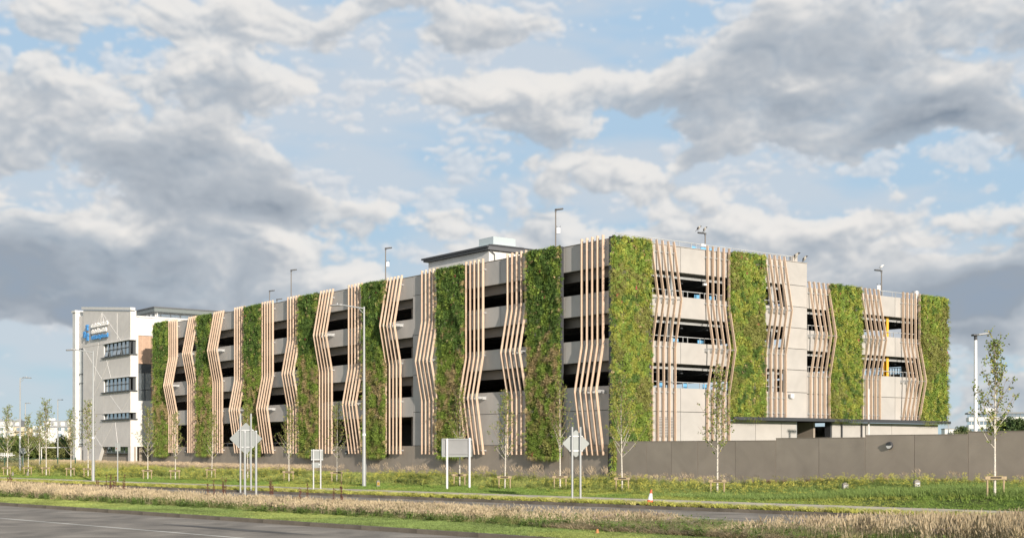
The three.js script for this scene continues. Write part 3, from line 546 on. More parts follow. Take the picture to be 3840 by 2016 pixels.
// ---------------------------------------------------------------- living walls
function leaf(out, base, dir, nrm, len, wid, fold = 0.25) {     // a folded leaf of four triangles
  const side = new THREE.Vector3().crossVectors(dir, nrm).normalize();
  const b = base, tip = b.clone().addScaledVector(dir, len).addScaledVector(nrm, -len * 0.18), mid = b.clone().addScaledVector(dir, len * 0.5).addScaledVector(nrm, -wid * fold);
  const l = b.clone().addScaledVector(dir, len * 0.45).addScaledVector(side, wid / 2), r = b.clone().addScaledVector(dir, len * 0.45).addScaledVector(side, -wid / 2);
  for (const v of [b, l, mid, mid, l, tip, b, mid, r, r, mid, tip]) out.push(v.x, v.y, v.z);
}
function geoOf(arr) { const g = new THREE.BufferGeometry(); g.setAttribute('position', new THREE.Float32BufferAttribute(arr, 3)); g.computeVertexNormals(); return g; }
const rdir = (r) => { const z = r() * 2 - 1, t = r() * TAU, k = Math.sqrt(1 - z * z); return new THREE.Vector3(k * Math.cos(t), k * Math.sin(t), z); };
const CL = {};
{
  const r = rng(11);
  let a = []; for (let i = 0; i < 7; i++) { const t = i / 7 * TAU + r(), d = new THREE.Vector3(Math.cos(t), Math.sin(t) * 0.8 - 0.15, 0.35 + 0.4 * r()).normalize(), n = new THREE.Vector3(-0.2 + 0.4 * r(), 0.55, 1).normalize(); leaf(a, new THREE.Vector3(0.05 * (r() - 0.5), 0.05 * (r() - 0.5), 0.015 * i), d, n, 0.10 + 0.05 * r(), 0.075 + 0.03 * r()); } CL.broad = geoOf(a);
  a = []; for (let i = 0; i < 22; i++) { const c = rdir(r).multiplyScalar(0.10); c.z = Math.abs(c.z); const d = rdir(r); d.z = Math.abs(d.z) * 0.8; d.normalize(); leaf(a, c, d, rdir(r).add(new THREE.Vector3(0, 0.5, 1)).normalize(), 0.06 + 0.04 * r(), 0.035 + 0.02 * r()); } CL.fine = geoOf(a);
  a = []; for (let i = 0; i < 14; i++) { const t = r() * TAU, d = new THREE.Vector3(Math.cos(t) * 0.6, Math.sin(t) * 0.5 + 0.1, 0.6 + 0.4 * r()).normalize(); let p = new THREE.Vector3(); const L = 0.09 + 0.05 * r(), w = 0.018; let q = p.clone(); const s = new THREE.Vector3(-d.y, d.x, 0).normalize().multiplyScalar(w / 2);
    for (let k = 0; k < 3; k++) { const nd = d.clone(); nd.y -= 0.45 * k; nd.normalize(); const e = p.clone().addScaledVector(nd, L), k0 = 1 - k / 3, k1 = 1 - (k + 1) / 3; const A = p.clone().addScaledVector(s, k0), B = p.clone().addScaledVector(s, -k0), C = e.clone().addScaledVector(s, k1), D = e.clone().addScaledVector(s, -k1); for (const v of [A, B, C, B, D, C]) a.push(v.x, v.y, v.z); p = e; } }
  CL.grass = geoOf(a);
}
const dummy = new THREE.Object3D(), tint = new THREE.Color();
function scatter(name, geo, material, parent, list) {           // list of [x, y, z, rx, ry, rz, sx, sy, r, g, b]
  const m = new THREE.InstancedMesh(geo, material, list.length); m.name = parent === scene ? numbered(name) : name; m.castShadow = m.receiveShadow = true;
  list.forEach((l, i) => { dummy.position.set(l[0], l[1], l[2]); dummy.rotation.set(l[3], l[4], l[5]); dummy.scale.set(l[6], l[7], l[6]); dummy.updateMatrix(); m.setMatrixAt(i, dummy.matrix); m.setColorAt(i, tint.setRGB(l[8], l[9], l[10])); });
  m.userData.kind = 'stuff'; parent.add(m); return m;
}
const SPECIES = { deep: [0.11, 0.19, 0.035], mid: [0.225, 0.315, 0.052], lime: [0.35, 0.38, 0.068], olive: [0.26, 0.27, 0.07], straw: [0.42, 0.33, 0.16], grey: [0.17, 0.17, 0.12], rust: [0.24, 0.11, 0.05], pink: [0.45, 0.08, 0.10] };
const FELT = mat('grey brown planting felt', [0.11, 0.10, 0.085]);
function livingWall(label, front, mid, y0, y1, w, seed) {
  const t = thing('living_wall', label, 'living wall', front === 'L' ? at(mid, 0) : at(0, mid), front === 'L' ? PHI_L : PHI_R, 'living walls of plants between the timber screens');
  part('frame', [box(0.06, y1 - y0, 0.26, -w / 2 - 0.03, (y0 + y1) / 2, 0.13), box(0.06, y1 - y0, 0.26, w / 2 + 0.03, (y0 + y1) / 2, 0.13), box(w + 0.12, 0.06, 0.26, 0, y1 + 0.03, 0.13)], M.dark, t);
  part('planting_felt', box(w, y1 - y0, 0.16, 0, (y0 + y1) / 2, 0.1), FELT, t);
  const r = rng(seed * 131), A = w * (y1 - y0), B = [], F = [], G = [], sunny = front === 'R';
  const pick = (x, y, h, kind) => {
    const n = fbm(x * 0.55 + seed * 7.7, y * 0.42, seed * 3.1, 3), n2 = fbm(x * 1.3 + seed, y * 1.1 + 4, seed * 1.7, 2), f = h + 0.22 * n;
    let c;
    if (sunny) c = n > 0.26 ? SPECIES.olive : n2 > 0.16 ? SPECIES.mid : n2 < -0.24 ? SPECIES.deep: SPECIES.lime;
    else c = f > 0.72 ? (n2 > 0.15 ? SPECIES.mid : SPECIES.deep) : f > 0.52 ? (n > 0 ? SPECIES.mid : SPECIES.deep) : f > 0.18 ? (n2 > 0.12 ? SPECIES.mid : n2 < -0.08 ? SPECIES.straw : SPECIES.olive) : (n2 > -0.1 ? SPECIES.mid : SPECIES.olive);
    if (sunny && kind === 0 && r() < 0.4) c = SPECIES.mid;
    if (r() < 0.022) c = SPECIES.straw; if (r() < 0.015) c = SPECIES.grey; if (kind === 0 && r() < 0.005) c = SPECIES.pink;
    const k = 0.8 + 0.4 * r(), e = (r() - 0.5) * 0.02; return [c[0] * k + e, c[1] * k, c[2] * k];
  };
  const bulge = (x, y) => 0.21 + 0.17 * fbm(x * 1.2 + seed, y * 1.0, 2.2 + seed, 3);
  const fill = (arr, count, kind) => {
    for (let i = 0; i < count; i++) {
      const x = (r() - 0.5) * (w + 0.10), y = mix(y0 - 0.05, y1 + 0.05, r()), h = (y - y0) / (y1 - y0), n = fbm(x * 0.8 + seed * 5, y * 0.6, 8.8, 2);
      if (kind === 0 && h + 0.3 * n < (sunny ? 0.70 : 0.66) && r() < 0.9) continue;
      if (kind === 2 && (n < 0.05 && r() < 0.75)) continue;
      const c = pick(x, y, h, kind), s = 0.8 + 0.6 * r();
      arr.push([x, y, bulge(x, y) + (kind === 2 ? 0.05 : 0) + 0.05 * r(), (r() - 0.5) * 0.7, (r() - 0.5) * 0.9, r() * (kind === 2 ? 0.6 : TAU), s, s, Math.max(0.01, c[0]), c[1], c[2]]);
    }
  };
  fill(B, A * 85, 0); fill(F, A * 105, 1); fill(G, A * 14, 2);
  // plants leaning out past the edges and hanging at the foot
  for (let i = 0; i < 170; i++) { const sd = r() < 0.5 ? -1 : 1, y = mix(y0, y1, r()), c = pick(0, y, 0.4, 2); G.push([sd * (w / 2 + 0.02), y, 0.16 + 0.2 * r(), 0, sd * 0.7, 0, 0.7 + 0.8 * r(), 1.1, Math.max(0.01, c[0]), c[1], c[2]]); }
  for (let i = 0; i < 46; i++) { const x = (r() - 0.5) * w, c = pick(x, y0, 0.1, 2), s = 0.9 + 0.8 * r(); G.push([x, y0 - 0.02, 0.25 + 0.1 * r(), 0.9, 0, 0, s, s, Math.max(0.01, c[0]), c[1], c[2]]); }
  for (let i = 0; i < 24; i++) { const x = (r() - 0.5) * w, c = pick(x, y1, 0.9, 2), s = 0.6 + 0.7 * r(); G.push([x, y1, 0.16 + 0.1 * r(), -0.9, 0, 0, s, s, Math.max(0.01, c[0]), c[1], c[2]]); }
  scatter('broad_leaves', CL.broad, M.leaf, t, B); scatter('fine_foliage', CL.fine, M.leaf, t, F); scatter('trailing_grass', CL.grass, M.leaf, t, G);
}
{
  const G = [[70.7, 'green living wall farthest along the long front, beside the white office'], [59.75, 'second green living wall from the office on the long front'], [49.1, 'third green living wall from the office, behind the large diamond sign'],
    [38.5, 'fourth green living wall from the office on the long front'], [27.75, 'green living wall just behind the tall street lamp on the long front'], [17.15, 'green living wall above the blank board on the long front'], [6.4, 'green living wall nearest the corner on the long shaded front']];
  G.forEach(([a, l], i) => livingWall(l, 'L', a, i === 0 ? 2.05 : 2.15, i === 0 ? 15.75 : 15.6, i === 0 ? 3.7 : 3.3, i + 1));
  livingWall('tall bright green living wall wrapped at the building corner', 'R', 1.36, 0.9, 15.62, 3.1, 11);
  livingWall('bright green living wall over the ledge at the middle of the sunny front', 'R', 11.85, 4.78, 15.6, 3.15, 12);
  livingWall('bright green living wall above the dark entry on the sunny front', 'R', 22.15, 4.78, 14.2, 3.2, 13);
  livingWall('bright green living wall at the far right end of the car park', 'R', 32.65, 4.78, 14.15, 3.25, 14);
}

// ---------------------------------------------------------------- boundary wall
{
  const t = thing('boundary_wall', 'long taupe boundary wall of stepped panels right of the car park corner', 'wall', at(0, 0), TURN);
  const J = [-0.02, -3.12, -5.24, -7.37, -10.3, -13.24, -16.17, -19.09, -22.02, -24.96, -27.9, -30.8, -33.7, -36.6];
  for (let i = 0; i < J.length - 1; i++) { const y = i < 5 ? 3.05 : i < 7 ? 3.17 : i < 9 ? 3.28 : 3.4, a0 = J[i], a1 = J[i + 1]; const p = part('wall_panel', box(0.22, y + 0.4, a0 - a1 - 0.025, 0.11 + (i % 2) * 0.004, y / 2 - 0.2, -(a0 + a1) / 2), oneOf(M.taupe), t); part('coping', box(0.25, 0.025, a0 - a1 - 0.02, 0.11, y + 0.0135, -(a0 + a1) / 2), M.taupe, p); }
  part('joint_filler', box(0.08, 3.2, 36.5, 0.14, 1.4, 18.3), M.steelWarm, t);
}
function bulkhead(label, a, y, r = 0.185) {
  const t = thing('wall_light', label, 'wall light', at(a, 0, y), PHI_L, 'round bulkhead lights');
  const ring = new THREE.CylinderGeometry(r * 0.94, r, 0.1, 28); ring.rotateX(Math.PI / 2); ring.translate(0, 0, 0.05); part('housing', ring, M.dark, t);
  const lens = new THREE.CylinderGeometry(r * 0.86, r * 0.86, 0.02, 24, 1, false, Math.PI * 0.5, Math.PI); lens.rotateX(Math.PI / 2); lens.rotateZ(Math.PI * 1.0); lens.translate(0, 0, 0.105); part('lens', lens, mat('opal lens', [0.82, 0.80, 0.77], { roughness: 0.4 }), t);
  const hood = new THREE.CylinderGeometry(r * 0.9, r * 0.94, 0.035, 24, 1, false, -Math.PI * 0.5, Math.PI); hood.rotateX(Math.PI / 2); hood.rotateZ(Math.PI * 1.0); hood.translate(0, 0, 0.115); part('hood', hood, M.dark, t);
}
bulkhead('large round half-hooded wall light on the taupe boundary wall', -20.6, 2.78);
bulkhead('small round wall light low on the long front near the office', 64.8, 2.42, 0.15);
bulkhead('small round wall light on the base wall left of the tall street lamp', 32.5, 2.32, 0.15);
// ---------------------------------------------------------------- street lamps, signs and small street furniture
const gz = (x, D) => [x, ground(x, D) - 0.03, -D];
function ledHead(L, w) { const sh = new THREE.Shape(); sh.moveTo(0, -w * 0.35); sh.lineTo(0.12, -w / 2); sh.lineTo(L * 0.8, -w / 2); sh.quadraticCurveTo(L, -w * 0.4, L, 0); sh.quadraticCurveTo(L, w * 0.4, L * 0.8, w / 2); sh.lineTo(0.12, w / 2); sh.lineTo(0, w * 0.35); const g = new THREE.ExtrudeGeometry(sh, { depth: 0.05, bevelEnabled: true, bevelSize: 0.015, bevelThickness: 0.02, bevelSegments: 2 }); g.rotateX(-Math.PI / 2); return g; }
function streetLamp(label, x, D, H, arm, turn, r0 = 0.115, r1 = 0.055) {
  const t = thing('street_lamp', label, 'street lamp', gz(x, D), turn, 'street lamps');
  part('pole', [cyl(r0 * 1.15, r0 * 1.05, 1.9, 0, 0, 0, 12), cyl(r0, r1, H - 1.9, 0, 1.9, 0, 12)], M.post, t);
  part('access_door', box(0.1, 0.7, 0.03, r0 * 0.9, 1.15, 0.06), M.signBack, t);
  part('reflective_band', cyl(r0 * 0.99 + 0.006, r0 * 0.99 + 0.005, 0.14, 0, 3.3, 0, 12), M.whitepost, t);
  part('arm', [rod([0, H - 0.12, 0], [-arm, H + arm * 0.08, 0], 0.042, 0.034, 8), rod([0, H - 0.45, 0], [-0.35, H - 0.12, 0], 0.02, 0.02, 6)], M.post, t);
  const h = part('lamp_head', ledHead(0.75, 0.3), M.board2, t); h.rotation.y = Math.PI; h.rotation.z = -0.06; h.position.set(-arm + 0.05, H + arm * 0.08 - 0.03, 0);
  part('photocell', cyl(0.04, 0.04, 0.07, 0, 0.05, 0, 8), M.galv, h).position.set(0.3, 0.03, 0);
}
streetLamp('tall grey street lamp with long arm in front of the car park', -9.41, 83.31, 11.5, 1.45, 0);
streetLamp('grey street lamp with arm standing before the office gable', -32.49, 101.6, 10.1, 1.4, 0, 0.11, 0.055);
streetLamp('slim grey street lamp by the round sign at the far left', -46.5, 123.8, 9.0, 0.35, Math.PI, 0.10, 0.05);
// lamp beyond the boundary wall
{
  const t = thing('street_lamp', 'white pole lamp with broad wing head beyond the boundary wall', 'street lamp', gz(26.55, 75), 0, 'street lamps');
  part('pole', cyl(0.12, 0.085, 7.85, 0, 0, 0, 12), M.whitepost, t);
  const h = part('lamp_head', ledHead(0.8, 0.5), M.board2, t); h.position.set(0.0, 7.91, 0); h.rotation.z = 0.14;
  const k = part('lamp_back', ledHead(0.26, 0.4), M.dark, t); k.rotation.y = Math.PI; k.position.set(0.05, 7.91, 0);
  part('bracket', cyl(0.09, 0.09, 0.3, 0, 7.65, 0, 10), M.dark, t);
}
function thinLamp(label, x, D, H, head) { const t = thing('lamp_post', label, 'lamp post', gz(x, D), 0, 'far lamp posts'); part('pole', cyl(0.1, 0.07, H, 0, 0, 0, 8), M.post, t); const h = part('lamp_head', ledHead(0.7, 0.25), M.board2, t); h.position.set(0, H, 0); h.rotation.y = head; }
thinLamp('thin far lamp post in front of the left apartments', -68, 183, 8.4, 0);
thinLamp('thin far lamp post in front of the white apartments', -60, 173, 8.5, 0);
thinLamp('thin dark lamp post behind the right-hand bushes', 75, 225, 9.2, Math.PI);
// roof deck lamps
function roofLamp(label, a, b, y0, y1, turn, extra) {
  const t = thing('roof_lamp', label, 'roof lamp', at(a, b, y0), turn, 'lamps on the car park roof');
  part('pole', cyl(0.06, 0.045, y1 - y0, 0, 0, 0, 8), M.steelWarm, t);
  const h = part('lamp_head', ledHead(0.62, 0.34), M.roof, t); h.position.set(-0.05, y1 - y0, 0); h.rotation.z = 0.12;
  part('bracket', cyl(0.07, 0.07, 0.16, 0, y1 - y0 - 0.14, 0, 8), M.roof, t);
  if (extra) { const c = part('camera_box', box(0.26, 0.42, 0.2, 0.2, y1 - y0 - extra, 0.02), M.whitepost, t); part('antenna', [rod([0.12, y1 - y0 - extra + 0.2, 0], [0.08, y1 - y0 - extra + 0.36, 0], 0.02), rod([0.28, y1 - y0 - extra + 0.2, 0], [0.36, y1 - y0 - extra + 0.36, 0], 0.02)], M.dark, c); }
}
roofLamp('lamp post on the roof above the office end of the car park', 72.2, 13.0, 14.3, 20.2, 0);
roofLamp('short lamp post with camera box on the far roof', 66.5, 11, 14.3, 18.6, 0, 1.2);
roofLamp('lamp post on the roof above the fourth living wall', 57.5, 8, 14.3, 20.5, 0);
roofLamp('lamp post with white box above the middle of the roof', 39.5, 8, 14.3, 20.5, 0, 1.4);
roofLamp('tallest lamp post with white box above the near roof', 15.36, 8, 14.3, 20.45, 0, 1.55);
roofLamp('lamp post with two perched birds on the sunny front roof', 8, 16.3, 14.3, 18.55, Math.PI * 0.9);
roofLamp('lamp post with a gull and camera box on the lower roof', 5, 33.2, 12.8, 16.85, Math.PI * 0.9, 1.35);

// birds: one continuous lathe body bent from beak to tail
function bird(label, [x, y, z], turn, scale, cBody, cDark, upright, group) {
  const prof = [[0, 0.62], [0.006, 0.6], [0.016, 0.56], [0.018, 0.545], [0.05, 0.52], [0.062, 0.48], [0.055, 0.43], [0.07, 0.38], [0.105, 0.30], [0.115, 0.22], [0.10, 0.12], [0.065, 0.03], [0.05, -0.08], [0.045, -0.20], [0, -0.21]].map(([r, h]) => new THREE.Vector2(r, h));
  const g = new THREE.LatheGeometry(prof, 12); const p = g.attributes.position, c = [];
  for (let i = 0; i < p.count; i++) { let px = p.getX(i), h = p.getY(i), pz = p.getZ(i); const flat = h < 0.03 ? 0.35 : 1; pz *= flat;
    const lean = upright * (1 - sst(0.36, 0.5, h)) + 1.45 * sst(0.36, 0.52, h); // body slopes, head looks forward
    const hh = h < 0.42 ? h : 0.42, ex = h - hh; const bx = Math.sin(upright) * hh + ex * Math.sin(1.4), by = Math.cos(upright) * hh + ex * Math.cos(1.4);
    const k = h < 0.42 ? upright : 1.4; const X = bx + Math.cos(k) * pz, Y = by - Math.sin(k) * pz; p.setXYZ(i, X, Y, px);
    const dark = (h < 0.28 && pz < 0.03) || h > 0.44; const q = dark ? cDark : cBody; c.push(...q); }
  g.setAttribute('color', new THREE.Float32BufferAttribute(c, 3)); g.computeVertexNormals();
  const t = thing('bird', label, 'bird', [x, y, z], turn, group); t.scale.setScalar(scale);
  const b = part('body', g, mat('plumage', [1, 1, 1], { vertexColors: true, roughness: 0.8 }), t); b.position.y = 0.13;
  part('leg', rod([0.1, 0, 0.03], [0.1, 0.24, 0.03], 0.008), M.dark, t); part('leg', rod([0.1, 0, -0.03], [0.1, 0.24, -0.03], 0.008), M.dark, t);
}
{
  const cg = [0.42, 0.39, 0.34], cd = [0.035, 0.035, 0.04], G = 'birds perched on the roof';
  { const [x, , z] = at(8, 16.3); bird('grey and black crow at the tip of the roof lamp head', [x - 0.62, 18.72, z], 0.2, 0.85, cg, cd, 0.75, G); bird('crow sitting near the pole of the roof lamp', [x - 0.15, 18.62, z], -0.3, 0.8, cg, cd, 0.6, G); }
  { const [x, , z] = at(0.2, 17.0); bird('crow standing by the white box on the parapet', [x, 15.7, z], -0.4, 1.15, cg, cd, 0.75, G); }
  { const [x, , z] = at(0.2, 18.0); bird('crow alone on the parapet end above the roof step', [x, 15.63, z], -0.4, 0.95, cg, cd, 0.6, G); }
  { const [x, , z] = at(5, 33.2); bird('white gull standing on the lower roof lamp', [x - 0.2, 16.97, z], 0, 0.9, [0.8, 0.8, 0.78], [0.42, 0.43, 0.45], 1.0, G); }
}

// signs seen from behind
function diamondSign(label, x, D, half, yc, postTop, dx, turn) {
  const t = thing('road_sign', label, 'road sign', gz(x, D), turn, 'road signs seen from behind');
  const sh = new THREE.Shape(), k = 0.12, h = half; // rounded points
  const pts = [[0, h], [h, 0], [0, -h], [-h, 0]];
  for (let i = 0; i < 4; i++) { const p = pts[i], n = pts[(i + 1) % 4], pr = pts[(i + 3) % 4], f = k / h; const a = [p[0] + (pr[0] - p[0]) * f * 0.5, p[1] + (pr[1] - p[1]) * f * 0.5], b = [p[0] + (n[0] - p[0]) * f * 0.5, p[1] + (n[1] - p[1]) * f * 0.5]; i ? sh.lineTo(...a) : sh.moveTo(...a); sh.quadraticCurveTo(p[0], p[1], b[0], b[1]); }
  const g = new THREE.ExtrudeGeometry(sh, { depth: 0.012, bevelEnabled: false }); g.translate(0, yc, -0.11); const pl = part('sign_plate', g, M.signBack, t);
  for (const s of [-1, 1]) part('post', cyl(0.052, 0.052, postTop, s * dx / 2, 0, 0, 12), M.post, t);
  for (const s of [-1, 1]) part('fixing_rail', box(h * 0.95, 0.05, 0.04, 0, yc + s * half * 0.52, -0.075), M.galv, pl);
  for (const s of [-1, 1]) for (const k of [-1, 1]) part('clip', new THREE.TorusGeometry(0.06, 0.012, 5, 12).rotateX(Math.PI / 2).translate(s * dx / 2, yc + k * half * 0.52, 0), M.galv, pl);
}
diamondSign('large pale diamond road sign on two posts, seen from behind', -15.9, 78.2, 0.97, 3.25, 4.75, 0.62, 0.12);
diamondSign('smaller diamond road sign on two posts before the corner screen', 3.17, 64.5, 0.69, 2.78, 3.6, 0.41, 0.15);
function barePost(label, x, D, H, lean) { const t = thing('bare_post', label, 'post', gz(x, D), 0, 'bare steel posts'); const p = part('post', cyl(0.055, 0.055, H, 0, 0, 0, 12), M.post, t); p.rotation.z = lean; part('cap', cyl(0.058, 0.05, 0.04, 0, H, 0, 12), M.galv, p); }
barePost('bare steel post standing in grass before the large diamond sign', -12.5, 61.3, 3.3, 0);
barePost('lone bare steel post right of the large diamond sign', -11.9, 60.9, 3.32, 0);
barePost('slightly leaning steel post just behind the large diamond sign', -15.7, 78.9, 2.2, 0.035);
{ // small sign with a plate below
  const t = thing('road_sign', 'small square sign on two posts, seen from behind, left of the tall lamp', 'road sign', gz(-11.55, 77.6), 0.1, 'road signs seen from behind');
  for (const s of [-1, 1]) part('post', cyl(0.045, 0.045, 2.5, s * 0.21, 0, 0, 10), M.galv, t);
  const p = part('sign_plate', box(0.70, 0.66, 0.02, 0.0, 2.16, -0.06), M.signBack, t); part('stiffener', [box(0.7, 0.04, 0.04, 0, 2.42, -0.04), box(0.7, 0.04, 0.04, 0, 1.9, -0.04)], M.galv, p);
  const q = part('lower_plate', box(0.46, 0.32, 0.02, -0.08, 1.56, -0.06), M.signBack, t); part('sticker', box(0.07, 0.08, 0.006, 0.13, 1.6, -0.047), M.whitepost, q);
}
{ // blank board on two white posts
  const t = thing('notice_board', 'blank grey board on two thick white posts, seen from behind', 'board', gz(-3.2, 78.1), 0.42);
  part('post', cyl(0.064, 0.064, 3.1, -0.72, -0.05, 0, 16), M.whitepost, t); part('post', cyl(0.064, 0.064, 3.1, 0.72, 0, 0, 16), M.whitepost, t);
  const b = part('board', box(1.85, 1.0, 0.04, -0.05, 2.52, -0.13), M.board2, t);
  part('board_edge', [box(1.9, 0.05, 0.09, -0.05, 3.03, -0.12), box(1.9, 0.08, 0.07, -0.05, 2.0, -0.12), box(0.05, 1.05, 0.09, -1.0, 2.52, -0.12), box(0.05, 1.05, 0.09, 0.9, 2.52, -0.12)], M.signBack, b);
  part('fixing_rail', box(1.7, 0.05, 0.05, 0, 2.98, -0.09), M.board2, b); part('fixing_rail', box(1.7, 0.05, 0.05, 0, 2.13, -0.09), M.board2, b);
}
{ const t = thing('road_sign', 'small square sign on a single post before the office', 'road sign', gz(-27.81, 92.36), 0.1, 'road signs seen from behind'); part('post', cyl(0.04, 0.04, 2.9, 0, 0, 0, 10), M.post, t); const p = part('sign_plate', box(0.36, 0.5, 0.02, 0, 2.62, -0.05), M.signBack, t); part('cap_plate', box(0.42, 0.03, 0.03, 0, 2.92, -0.04), M.signBack, p); part('sticker', box(0.07, 0.08, 0.006, -0.1, 2.55, -0.036), mat('rust sticker', [0.25, 0.08, 0.04]), p); }
{ const t = thing('road_sign', 'round white sign on a thin post at the far left', 'road sign', gz(-45.9, 123), 0.1, 'road signs seen from behind'); part('post', cyl(0.04, 0.04, 2.4, 0, 0, 0, 10), M.post, t); const d = new THREE.CylinderGeometry(0.29, 0.29, 0.02, 28); d.rotateX(Math.PI / 2); d.translate(0, 2.1, -0.05); part('sign_plate', d, M.signBack, t); }
// marker posts
function marker(label, x, D, w, h, face, txt, turn = 0.25) {
  const t = thing('marker_post', label, 'marker post', gz(x, D), turn, 'low marker posts in the verge');
  const sh = new THREE.Shape([[-w / 2, 0], [w / 2, 0], [w / 2, h * 0.86], [0, h], [-w / 2, h * 0.86]].map(([a, b]) => new THREE.Vector2(a, b)));
  const g = new THREE.ExtrudeGeometry(sh, { depth: 0.12, bevelEnabled: true, bevelSize: 0.012, bevelThickness: 0.012, bevelSegments: 2 }); g.translate(0, 0, -0.12); part('stone', g, M.stone, t);
  if (face) { const p = part('face_plate', box(w * 0.8, h * 0.34, 0.012, 0, h * 0.56, 0.02), face, t); if (txt) { const tg = new TextGeometry(txt, { font: FONT, size: h * 0.24, depth: 0.006, curveSegments: 3 }); tg.computeBoundingBox(); const b = tg.boundingBox; tg.translate(-(b.max.x + b.min.x) / 2, h * 0.56 - (b.max.y + b.min.y) / 2, 0.028); part('letters', tg, M.black, p); } }
}
const FONT = await new FontLoader().loadAsync('fonts/droid/droid_sans_bold.typeface.json');
marker('low stone marker lettered SV, left one of the pair in the right verge', 15.52, 60.88, 0.26, 0.48, M.whitepost, 'SV');
marker('low stone marker lettered SV, right one of the pair in the right verge', 17.89, 57.78, 0.26, 0.52, M.whitepost, 'SV');
marker('low marker with a yellow face in the verge right of the tall lamp', -8.4, 82.3, 0.18, 0.5, mat('yellow marker face', [0.65, 0.40, 0.05]), 'H');
marker('small grey marker stub near the leftmost staked birch', -44.3, 116.2, 0.15, 0.45, null);
marker('small grey marker stub beside a litter scrap at the far left verge', -42.6, 115.2, 0.16, 0.45, null);
{ // traffic cone leaning in the bed
  const t = thing('traffic_cone', 'orange and white traffic cone leaning in the kerbside planting', 'traffic cone', [6.08, 0.12, -57.9], 0.3); t.rotation.z = -0.13; t.scale.setScalar(0.86);
  const o = mat('cone orange', [0.72, 0.13, 0.05], { roughness: 0.55 }), w = mat('cone sleeve', [0.75, 0.75, 0.76], { roughness: 0.4 });
  part('base', new THREE.CylinderGeometry(0.24, 0.26, 0.05, 4, 1).rotateY(Math.PI / 4).translate(0, 0.025, 0), o, t);
  part('lower_cone', cyl(0.175, 0.135, 0.22, 0, 0.05, 0, 20), o, t); part('sleeve', cyl(0.138, 0.072, 0.36, 0, 0.25, 0, 20), w, t); part('tip', cyl(0.073, 0.035, 0.2, 0, 0.61, 0, 20), o, t);
}
{ const t = thing('cone_stub', 'small weathered orange stub in the mown grass edge', 'cone stub', gz(2.46, 37.75), 0); part('stub', [cyl(0.075, 0.05, 0.1, 0, 0, 0, 10), cyl(0.045, 0.035, 0.08, 0, 0.1, 0, 10)], mat('faded orange', [0.55, 0.25, 0.10], { map: wallTex }), t); }
// fences at the far left
{
  const t = thing('palisade_fence', 'white palisade fence at the far left below the shrubs', 'fence', [-68.8, ground(-68.8, 165), -165], 0.1);
  part('rail', [box(14, 0.06, 0.05, -1, 0.55, 0), box(14, 0.06, 0.05, -1, 1.2, 0)], M.whitepost, t); for (let i = 0; i < 62; i++) part('pale', box(0.09, 1.5, 0.03, -7.8 + i * 0.22, 0.75, 0.04), M.whitepost, t);
  const g = thing('rail_fence', 'dark green two-rail fence behind the far left birches', 'fence', [-50, ground(-50, 132), -132], 0.05), gm = mat('dark green paint', [0.03, 0.09, 0.06]);
  part('rail', [box(11, 0.05, 0.05, 0.5, 1.05, 0)], gm, g); part('rail', [box(11, 0.05, 0.05, 0.5, 0.45, 0)], gm, g); for (let i = 0; i < 7; i++) part('post', box(0.09, 1.2, 0.09, -4.6 + i * 1.75, 0.6, 0), gm, g);
  const q = thing('goal_frame', 'white goal frame beyond the far left shrubs', 'goal', [-60.8, ground(-60, 174), -174], 0.1); part('bar', [box(3.4, 0.09, 0.09, 0, 2.2, 0)], M.whitepost, q); for (const s of [-1, 1]) part('post', box(0.09, 2.2, 0.09, s * 1.66, 1.1, 0), M.whitepost, q);
}
// ---------------------------------------------------------------- grasses and herbs
function bladeTuft(seed, n, h, spread, width, bend, up = 1) {
  const r = rng(seed), a = [];
  for (let i = 0; i < n; i++) {
    const t = r() * TAU, rad = spread * Math.sqrt(r()), L = h * (0.6 + 0.4 * r()), lean = bend * (0.3 + r()), ft = r() * TAU, w = width * (0.7 + 0.6 * r());
    const bx = Math.cos(t) * rad, bz = Math.sin(t) * rad, dx = Math.cos(t + r() - 0.5), dz = Math.sin(t + r() - 0.5), sx = Math.cos(ft) * w / 2, sz = Math.sin(ft) * w / 2;
    const p = (k) => [bx + dx * lean * L * k * k, L * up * (k - 0.22 * bend * k * k * k), bz + dz * lean * L * k * k];
    const A = p(0), B = p(0.5), C = p(1);
    a.push(A[0] - sx, A[1], A[2] - sz, A[0] + sx, A[1], A[2] + sz, B[0] + sx * 0.8, B[1], B[2] + sz * 0.8, A[0] - sx, A[1], A[2] - sz, B[0] + sx * 0.8, B[1], B[2] + sz * 0.8, B[0] - sx * 0.8, B[1], B[2] - sz * 0.8, B[0] - sx * 0.8, B[1], B[2] - sz * 0.8, B[0] + sx * 0.8, B[1], B[2] + sz * 0.8, C[0], C[1], C[2]);
  }
  return geoOf(a);
}
